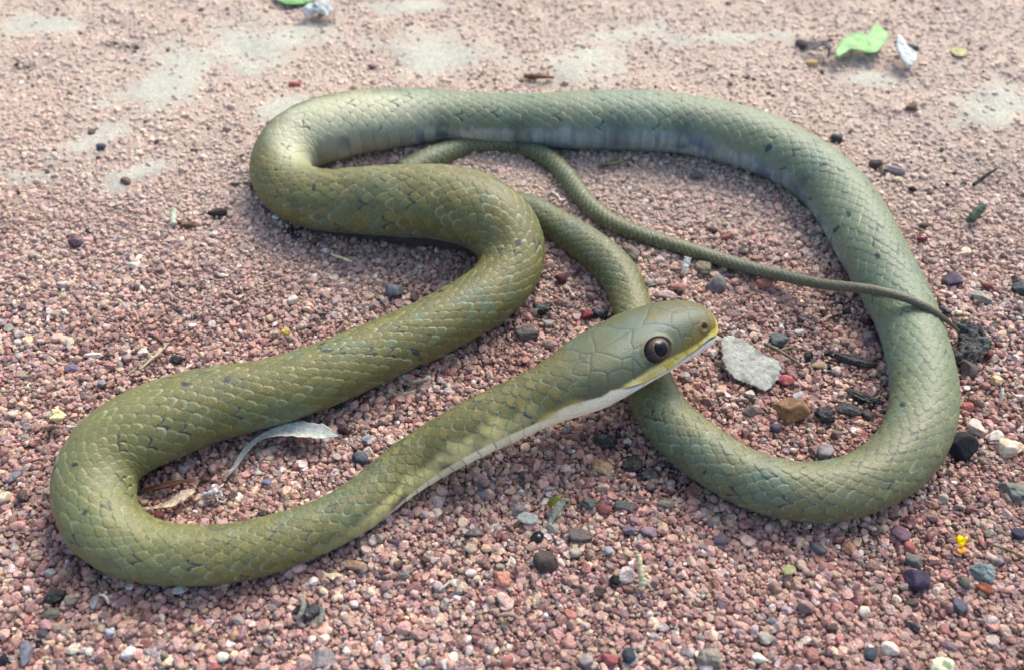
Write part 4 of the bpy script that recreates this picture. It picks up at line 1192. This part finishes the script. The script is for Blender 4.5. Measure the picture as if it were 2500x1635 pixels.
# --- bark, charcoal and plant litter
slab('pale grey bark flake with a ragged edge lying in front of the snout', [(1758, 838), (1775, 826), (1805, 832), (1835, 848), (1868, 868), (1900, 880), (1908, 900), (1896, 925), (1868, 948),
     (1842, 938), (1812, 930), (1785, 915), (1766, 885)], 1.5, 1.6, C3(160, 162, 152), name='bark_flake', cat='bark', col2=C3(100, 98, 88), tilt=(-4, 6), rough=0.5)
slab('black charred flake with a pale rim at the tip of the tail', [(2330, 800), (2352, 790), (2385, 800), (2408, 820), (2424, 838), (2416, 852), (2380, 868), (2345, 876), (2322, 874), (2335, 850), (2340, 822)],
     4, 2.5, C3(30, 32, 34), name='charred_flake', cat='charcoal', mat=m_char, col2=C3(96, 96, 92), tilt=(0, 14), rough=0.9, rim=C3(150, 140, 120), dents=0.8)
stone('long black charcoal stick lying inside the right hand loop', 2088, 880, 106, 34, -18, C3(28, 30, 32), C3(80, 78, 72), name='charcoal', kind='lump', cat='charcoal', mat=m_char, group='charcoal pieces in the loops')
stone('jet black charcoal chunk right of the ochre brown stone', 2014, 1013, 60, 52, 0, C3(14, 16, 20), C3(84, 88, 92), name='charcoal', kind='lump', cat='charcoal', mat=m_char, group='charcoal pieces in the loops')
stone('flat grey black charcoal chip between the black chunk and the body', 2072, 1000, 62, 38, -25, C3(62, 66, 66), C3(30, 32, 34), name='charcoal', kind='rock', cat='charcoal', mat=m_char, group='charcoal pieces in the loops')
stone('thin dark charcoal splinter against the inner side of the right loop', 2112, 968, 92, 26, -25, C3(50, 52, 50), C3(110, 108, 98), name='charcoal', kind='lump', cat='charcoal', mat=m_char, group='charcoal pieces in the loops')
stone('grey charcoal chip lowest beside the flat grey black one', 2122, 1014, 44, 26, -35, C3(70, 68, 64), C3(36, 36, 36), name='charcoal', kind='rock', cat='charcoal', mat=m_char, group='charcoal pieces in the loops')
stone('black crumb of earth under the chin of the snake', 1478, 1078, 60, 44, 0, C3(34, 36, 34), C3(100, 110, 104), name='soil_lump', kind='lump', cat='soil lump', mat=m_char, group='dark soil lumps')
stone('largest black soil lump between the neck and the lower loop', 1548, 1130, 62, 50, 20, C3(24, 27, 28), C3(60, 64, 64), name='soil_lump', kind='lump', cat='soil lump', mat=m_char, group='dark soil lumps')
stone('speckled grey black soil lump left of the lower loop', 1592, 1156, 52, 32, -10, C3(58, 62, 60), C3(112, 124, 120), name='soil_lump', kind='lump', cat='soil lump', mat=m_char, group='dark soil lumps')
stone('dark green black soil lump in the shade right of the coil', 1321, 752, 44, 34, 0, C3(34, 38, 34), C3(80, 84, 76), name='soil_lump', kind='lump', cat='soil lump', mat=m_char, group='dark soil lumps')
stone('blue black soil lump between the crimson pebble and the head', 1468, 765, 46, 34, 0, C3(48, 52, 60), C3(96, 100, 104), name='soil_lump', kind='lump', cat='soil lump', mat=m_char, group='dark soil lumps')
stone('crumbly grey soil lump beside the lower edge of the coil', 1284, 812, 50, 60, 60, C3(98, 96, 90), C3(50, 48, 46), name='soil_lump', kind='lump', cat='soil lump', group='dark soil lumps')
stone('dark brown soil lump left of the bright white pebble', 528, 520, 54, 30, 20, C3(62, 50, 42), C3(36, 32, 32), name='soil_lump', kind='lump', cat='soil lump', group='dark soil lumps')
stone('rusty brown soil lump at the far left beside the dark brown one', 462, 549, 50, 22, 10, C3(112, 84, 70), None, name='soil_lump', kind='lump', cat='soil lump', group='dark soil lumps')
stone('black crumb on the upper side of the neck inside the left loop', 641, 1257, 32, 26, 20, C3(40, 40, 42), None, name='soil_lump', kind='lump', cat='soil lump', mat=m_char, group='dark soil lumps')
stone('sooty black lump in the lower left below the body', 134, 1452, 54, 40, 20, C3(40, 40, 40), C3(70, 68, 64), name='soil_lump', kind='lump', cat='soil lump', mat=m_char, group='dark soil lumps')
stone('black and grey lump beside the curved grey stick', 762, 1492, 50, 44, 10, C3(48, 50, 54), C3(120, 118, 114), name='soil_lump', kind='lump', cat='soil lump', mat=m_char, group='dark soil lumps')
stone('small black crumb of soil above the body at left', 431, 877, 44, 22, -10, C3(52, 46, 46), None, name='soil_lump', kind='lump', cat='soil lump', mat=m_char, group='dark soil lumps')
stone('blurred black crumb left of the upper left bend', 574, 449, 32, 14, 0, C3(60, 62, 66), None, name='soil_lump', kind='lump', cat='soil lump', mat=m_char, group='dark soil lumps')
stone('blue black crumb touching the end of the tail', 2308, 756, 34, 18, -45, C3(40, 46, 54), C3(120, 130, 134), name='soil_lump', kind='lump', cat='soil lump', mat=m_char, group='dark soil lumps')

willow = blade('long curled silver grey leaf inside the left hand loop', [(553, 1165, .6), (572, 1145, 1.2), (598, 1105, 2.5), (632, 1072, 4), (676, 1056, 5.5), (730, 1052, 6), (785, 1056, 5), (826, 1063, 4)],
      [6, 13, 14, 12, 20, 25, 21, 1.5], C3(180, 184, 174), name='dry_leaf', mat=m_dry, cup=0.35, twist=(50, -8), col2=C3(136, 146, 142), rag=0.12)
blade('crumpled tan leaf in the crook of the left bend', [(352, 1242, .5), (390, 1236, 1.5), (425, 1226, 3), (455, 1206, 3.5), (476, 1196, 2.5)], [2, 6, 12, 11, 3],
      C3(196, 180, 156), name='dry_leaf', mat=m_dry, cup=0.5, twist=(20, -20), col2=C3(120, 98, 76), rag=0.2)
blade('dark brown rolled leaf above the crumpled tan leaf', [(338, 1205, .5), (380, 1192, 2.5), (430, 1180, 3.5), (475, 1172, 2)], [3, 8, 7, 2],
      C3(104, 76, 62), name='dry_leaf', mat=m_dry, cup=0.9, twist=(0, 20), col2=C3(150, 118, 96), rag=0.2)
blade('small pale green grey leaf blade leaning on the gravel below the neck', [(1342, 1285, .3), (1350, 1265, 2), (1366, 1240, 4.5), (1380, 1218, 6)], [3, 9, 11, 5],
      C3(142, 150, 134), name='dry_leaf', mat=m_dry, cup=0.4, twist=(30, 20), col2=C3(104, 110, 98), rag=0.1)
blade('curled yellow green leaf bit above the small grey blade', [(1341, 1236, 1), (1352, 1226, 3), (1366, 1216, 4), (1374, 1206, 4)], [4, 10, 9, 2],
      C3(112, 120, 40), name='green_leaf', cup=0.8, twist=(0, 40), col2=C3(70, 84, 24), rag=0.3)
slab('grey white flake left of the small grey leaf blade', [(1260, 1262), (1275, 1250), (1300, 1252), (1314, 1264), (1305, 1276), (1280, 1276)], 1, 1.2, C3(152, 158, 148), name='bark_flake', cat='bark', col2=C3(80, 86, 84), rough=0.6)
slab('bright green leaf lying in the upper right gravel', [(2039, 127), (2047, 108), (2070, 89), (2101, 82), (2116, 90), (2122, 97), (2135, 78), (2137, 62), (2155, 73), (2168, 90),
     (2155, 112), (2139, 127), (2116, 127), (2081, 119), (2058, 131), (2045, 136)], 6, 1.0, C3(86, 152, 64), name='green_leaf', cat='leaf', mat=m_leaf, col2=C3(122, 182, 98), tilt=(0, 3), rough=0.6, jag=0.006)
slab('bright green leaf cut by the top edge of the picture', [(660, -12), (680, 3), (705, 11), (735, 10), (762, 4), (780, -12), (720, -24)], 2, .8, C3(108, 158, 92), name='green_leaf', cat='leaf', mat=m_leaf,
     col2=C3(130, 178, 112), rough=1.0, jag=0.006)
slab('crumpled white scrap below the green leaf at the top edge', [(735, 26), (755, 14), (785, 8), (808, 14), (816, 26), (800, 36), (770, 30), (748, 34)], 2, 3.5, C3(196, 202, 198), name='paper_scrap', cat='scrap', col2=C3(130, 140, 140), rough=1.2)
slab('white shell fragment with a dark hollow beside the green leaf', [(2187, 98), (2200, 102), (2218, 118), (2238, 128), (2236, 146), (2222, 153), (2200, 140), (2188, 122)], 4, 3, C3(208, 212, 206), name='shell_fragment', cat='shell', col2=C3(190, 198, 194), tilt=(-10, 12), rough=0.4)
stone('dark hollow crumb held behind the white shell fragment', 2226, 116, 36, 20, -20, C3(28, 52, 48), None, name='soil_lump', kind='lump', cat='soil lump', mat=m_char, lift=0.005)
blade('curled grey plant scrap left of the green leaf', [(1962, 128, 1), (1985, 118, 3), (2008, 108, 5), (2022, 122, 4), (2020, 138, 1)], [4, 9, 11, 10, 3],
      C3(142, 136, 138), name='dry_leaf', mat=m_dry, cup=0.6, twist=(0, 30), col2=C3(96, 90, 92), rag=0.2)
slab('pale yellow petal scrap in the upper right gravel', [(2320, 122), (2335, 116), (2352, 120), (2362, 134), (2345, 138), (2326, 132)], 1.5, .8, C3(176, 174, 128), name='petal', cat='petal', rough=.8)
slab('vivid yellow petal crumb right of the lower loop', [(2334, 1312), (2344, 1306), (2352, 1314), (2362, 1310), (2358, 1322), (2350, 1332), (2338, 1324)], 3.5, 1.5, C3(236, 206, 10), name='petal', cat='petal', col2=C3(200, 160, 10), rough=1.0)
slab('orange petal crumb under the vivid yellow one', [(2334, 1338), (2344, 1334), (2358, 1334), (2362, 1344), (2350, 1350), (2338, 1346)], 2, 1.5, C3(226, 150, 70), name='petal', cat='petal', rough=.8)
slab('cream flower scrap cut by the bottom edge', [(2275, 1612), (2290, 1604), (2312, 1608), (2328, 1618), (2326, 1640), (2300, 1650), (2276, 1640)], 3, 2.5, C3(236, 238, 204), name='petal', cat='petal', col2=C3(200, 206, 160), rough=1.0)
slab('cream flower puff above the far left of the body', [(118, 1010), (130, 1000), (150, 1002), (160, 1012), (152, 1024), (132, 1028), (120, 1020)], 2.5, 2.5, C3(206, 196, 150), name='petal', cat='petal', col2=C3(190, 170, 100), rough=1.2)
slab('little yellow flower crumb above the middle of the body', [(685, 812), (694, 802), (704, 804), (708, 812), (698, 818)], 2, 1.5, C3(190, 172, 96), name='petal', cat='petal', rough=1.0)
slab('flat olive green seed flake below the right loop', [(1908, 1390), (1918, 1380), (1936, 1379), (1943, 1388), (1936, 1398), (1920, 1402)], 1.5, .8, C3(152, 154, 108), name='seed_flake', cat='seed', rough=.3)
slab('cream leaf shard under the body near the centre', [(786, 1394), (800, 1399), (820, 1398), (838, 1406), (820, 1408), (812, 1414), (800, 1408)], 2, .6, C3(218, 204, 166), name='dry_leaf', cat='leaf', rough=.6)
tube('white lacy feather tuft inside the left hand loop', [(492, 1210, 1), (508, 1204, 2), (524, 1198, 3), (538, 1200, 2), (544, 1212, 1)], [4, 6, 7, 4, 2], C3(206, 208, 202), name='feather_tuft', cat='feather', rough=0.6, col2=C3(150, 146, 140),
     branches=[([(516, 1200, 2), (518, 1186, 4), (530, 1182, 3)], [3, 3, 1.5]), ([(532, 1200, 2), (538, 1188, 4), (546, 1180, 3)], [2.5, 2, 1]), ([(524, 1200, 2), (520, 1216, 1), (506, 1222, 1)], [2.5, 2, 1]), ([(536, 1204, 2), (530, 1218, 1), (546, 1224, 1), (554, 1216, 1)], [2, 1.5, 1.3, 1])])
tube('upright pale straw stub with a knot in the lower centre', [(1558, 1352, 7), (1562, 1375, 5.5), (1567, 1400, 4), (1568, 1420, 2.5), (1566, 1436, 1)], [7.5, 7, 7.5, 9, 9], C3(196, 190, 152), name='straw', cat='straw', rough=0.2,
     branches=[([(1568, 1420, 2), (1584, 1428, 2), (1592, 1440, 1)], [3, 2.5, 2]), ([(1566, 1424, 2), (1548, 1430, 1)], [3, 2])])
tube('forked cream straw lying above the left part of the body', [(342, 902, 1), (366, 880, 2.5), (392, 858, 4), (412, 836, 6)], [2.5, 3.4, 2.8, 2], C3(204, 196, 152), name='straw', cat='straw',
     branches=[([(372, 872, 3), (364, 862, 4)], [2.5, 1.5])])
tube('short thin straw left of the forked one', [(310, 914, 1), (322, 905, 1.5), (334, 896, 2)], [1.4, 1.6, 1.2], C3(206, 196, 160), name='straw', cat='straw')
tube('faint thin straw in the blurred left gravel', [(262, 767, 1), (278, 758, 1.5), (295, 746, 2)], [1.3, 1.4, 1], C3(214, 206, 170), name='straw', cat='straw')
tube('cream splinter below the upper coil', [(806, 620, 1), (826, 627, 2), (846, 634, 3), (860, 640, 2)], [1.6, 3.2, 3.4, 2.4], C3(226, 214, 170), name='straw', cat='straw')
tube('white peeled chip of twig standing under the thin tail', [(1680, 628, 7), (1676, 642, 5), (1672, 658, 3), (1670, 668, 1)], [8, 8, 7.5, 6], C3(226, 226, 208), name='twig', cat='twig', col2=C3(190, 188, 170))
tube('grey twig running from the bark flake towards the loop', [(1866, 838, 2), (1892, 850, 3), (1920, 866, 3.5), (1940, 880, 2), (1958, 893, 1)], [4.5, 4.5, 4, 3.5, 2], C3(120, 112, 94), name='twig', cat='twig', col2=C3(70, 64, 54), branches=[([(1900, 856, 3), (1930, 848, 2), (1950, 852, 1)], [3, 3, 2])])
tube('dark brown twig touching the snout', [(1738, 808, 1), (1758, 818, 2), (1780, 828, 2), (1800, 834, 1)], [2.5, 3.5, 3.5, 2.5], C3(92, 82, 70), name='twig', cat='twig', branches=[([(1752, 816, 2), (1770, 812, 3), (1784, 818, 2)], [2, 2, 1.5])])
tube('thin forked twig above the snout', [(1764, 740, 1), (1784, 730, 2), (1802, 726, 2), (1824, 722, 2)], [2, 2, 1.8, 1.2], C3(150, 132, 118), name='twig', cat='twig', branches=[([(1782, 730, 2), (1794, 750, 1.5), (1810, 772, 1)], [2, 2, 1.3]), ([(1790, 728, 2), (1786, 712, 3)], [1.8, 1.2])])
tube('thin olive twig reaching the lower right edge', [(2424, 1330, 2), (2452, 1338, 2.5), (2480, 1350, 2), (2512, 1366, 1)], [3, 3.5, 4, 4], C3(118, 108, 78), name='twig', cat='twig', col2=C3(80, 70, 50))
tube('greenish stick in the gravel between tail and far arc', [(1460, 406, 1), (1485, 402, 2), (1510, 398, 2), (1538, 388, 2)], [4, 5, 3.5, 2], C3(112, 112, 88), name='twig', cat='twig', col2=C3(66, 62, 50), branches=[([(1480, 402, 2), (1492, 392, 3), (1512, 388, 2)], [3, 3, 2])])
tube('black jagged twig in the upper right gravel', [(2376, 452, 1), (2394, 440, 2), (2410, 428, 3), (2434, 412, 2)], [4, 5, 4, 2.5], C3(58, 58, 56), name='twig', cat='twig')
tube('grey green bark curl beside the black jagged twig', [(2358, 540, 1), (2372, 534, 3), (2386, 520, 5), (2396, 504, 6)], [5, 10, 11, 9], C3(104, 114, 100), name='bark_curl', cat='bark', col2=C3(56, 62, 56), rough=0.3)
tube('pale twisted root bit between tail and coil', [(1336, 484, 1), (1346, 472, 3), (1358, 478, 3), (1368, 490, 2), (1380, 486, 1)], [4, 5, 5, 4, 3], C3(186, 178, 166), name='twig', cat='twig', rough=0.4, branches=[([(1350, 474, 3), (1352, 462, 4)], [3, 2])])
tube('curved grey stick in the lower left centre', [(734, 1456, 3), (740, 1474, 3), (736, 1494, 2.5), (724, 1512, 1.5)], [7, 7, 6.5, 5], C3(132, 128, 118), name='twig', cat='twig')
tube('pale grey stub right of the black and grey lump', [(788, 1480, 3), (786, 1498, 2), (780, 1518, 1)], [7, 7, 6], C3(146, 140, 130), name='twig', cat='twig')
tube('curved white sliver in the lower left gravel', [(244, 1452, 2), (254, 1452, 3), (262, 1462, 2.5), (265, 1472, 1)], [2.5, 3.5, 3, 2], C3(216, 206, 186), name='straw', cat='straw')
tube('short grey twig stub under the middle run of the body', [(1000, 934, 2), (1016, 931, 2.5), (1036, 926, 2)], [5.5, 6, 5], C3(142, 136, 126), name='twig', cat='twig', col2=C3(96, 90, 82))
tube('tiny cream stick in the lower centre gravel', [(1072, 1440, 1), (1085, 1430, 2), (1096, 1420, 2)], [2.5, 2.8, 2], C3(206, 196, 176), name='straw', cat='straw')
tube('bone coloured stick low in the centre gravel', [(1216, 1502, 1), (1236, 1498, 2), (1256, 1502, 2), (1268, 1510, 1)], [4, 5.5, 5, 4], C3(162, 142, 122), name='twig', cat='twig')
tube('white sliver standing below the cream square pebble', [(2448, 946, 6), (2446, 962, 4), (2442, 982, 1)], [3, 5, 3.5], C3(214, 210, 192), name='straw', cat='straw')
tube('pale green stick in the blurred gravel left of the coil', [(424, 512, 5), (423, 530, 3), (422, 550, 1)], [8, 8, 8], C3(190, 196, 176), name='twig', cat='twig')
tube('dark stick half sunk in the far gravel at top centre', [(1280, 186, 1), (1304, 188, 2), (1330, 188, 2), (1352, 190, 1)], [5, 7, 4, 3], C3(126, 84, 70), name='twig', cat='twig', col2=C3(84, 80, 72))
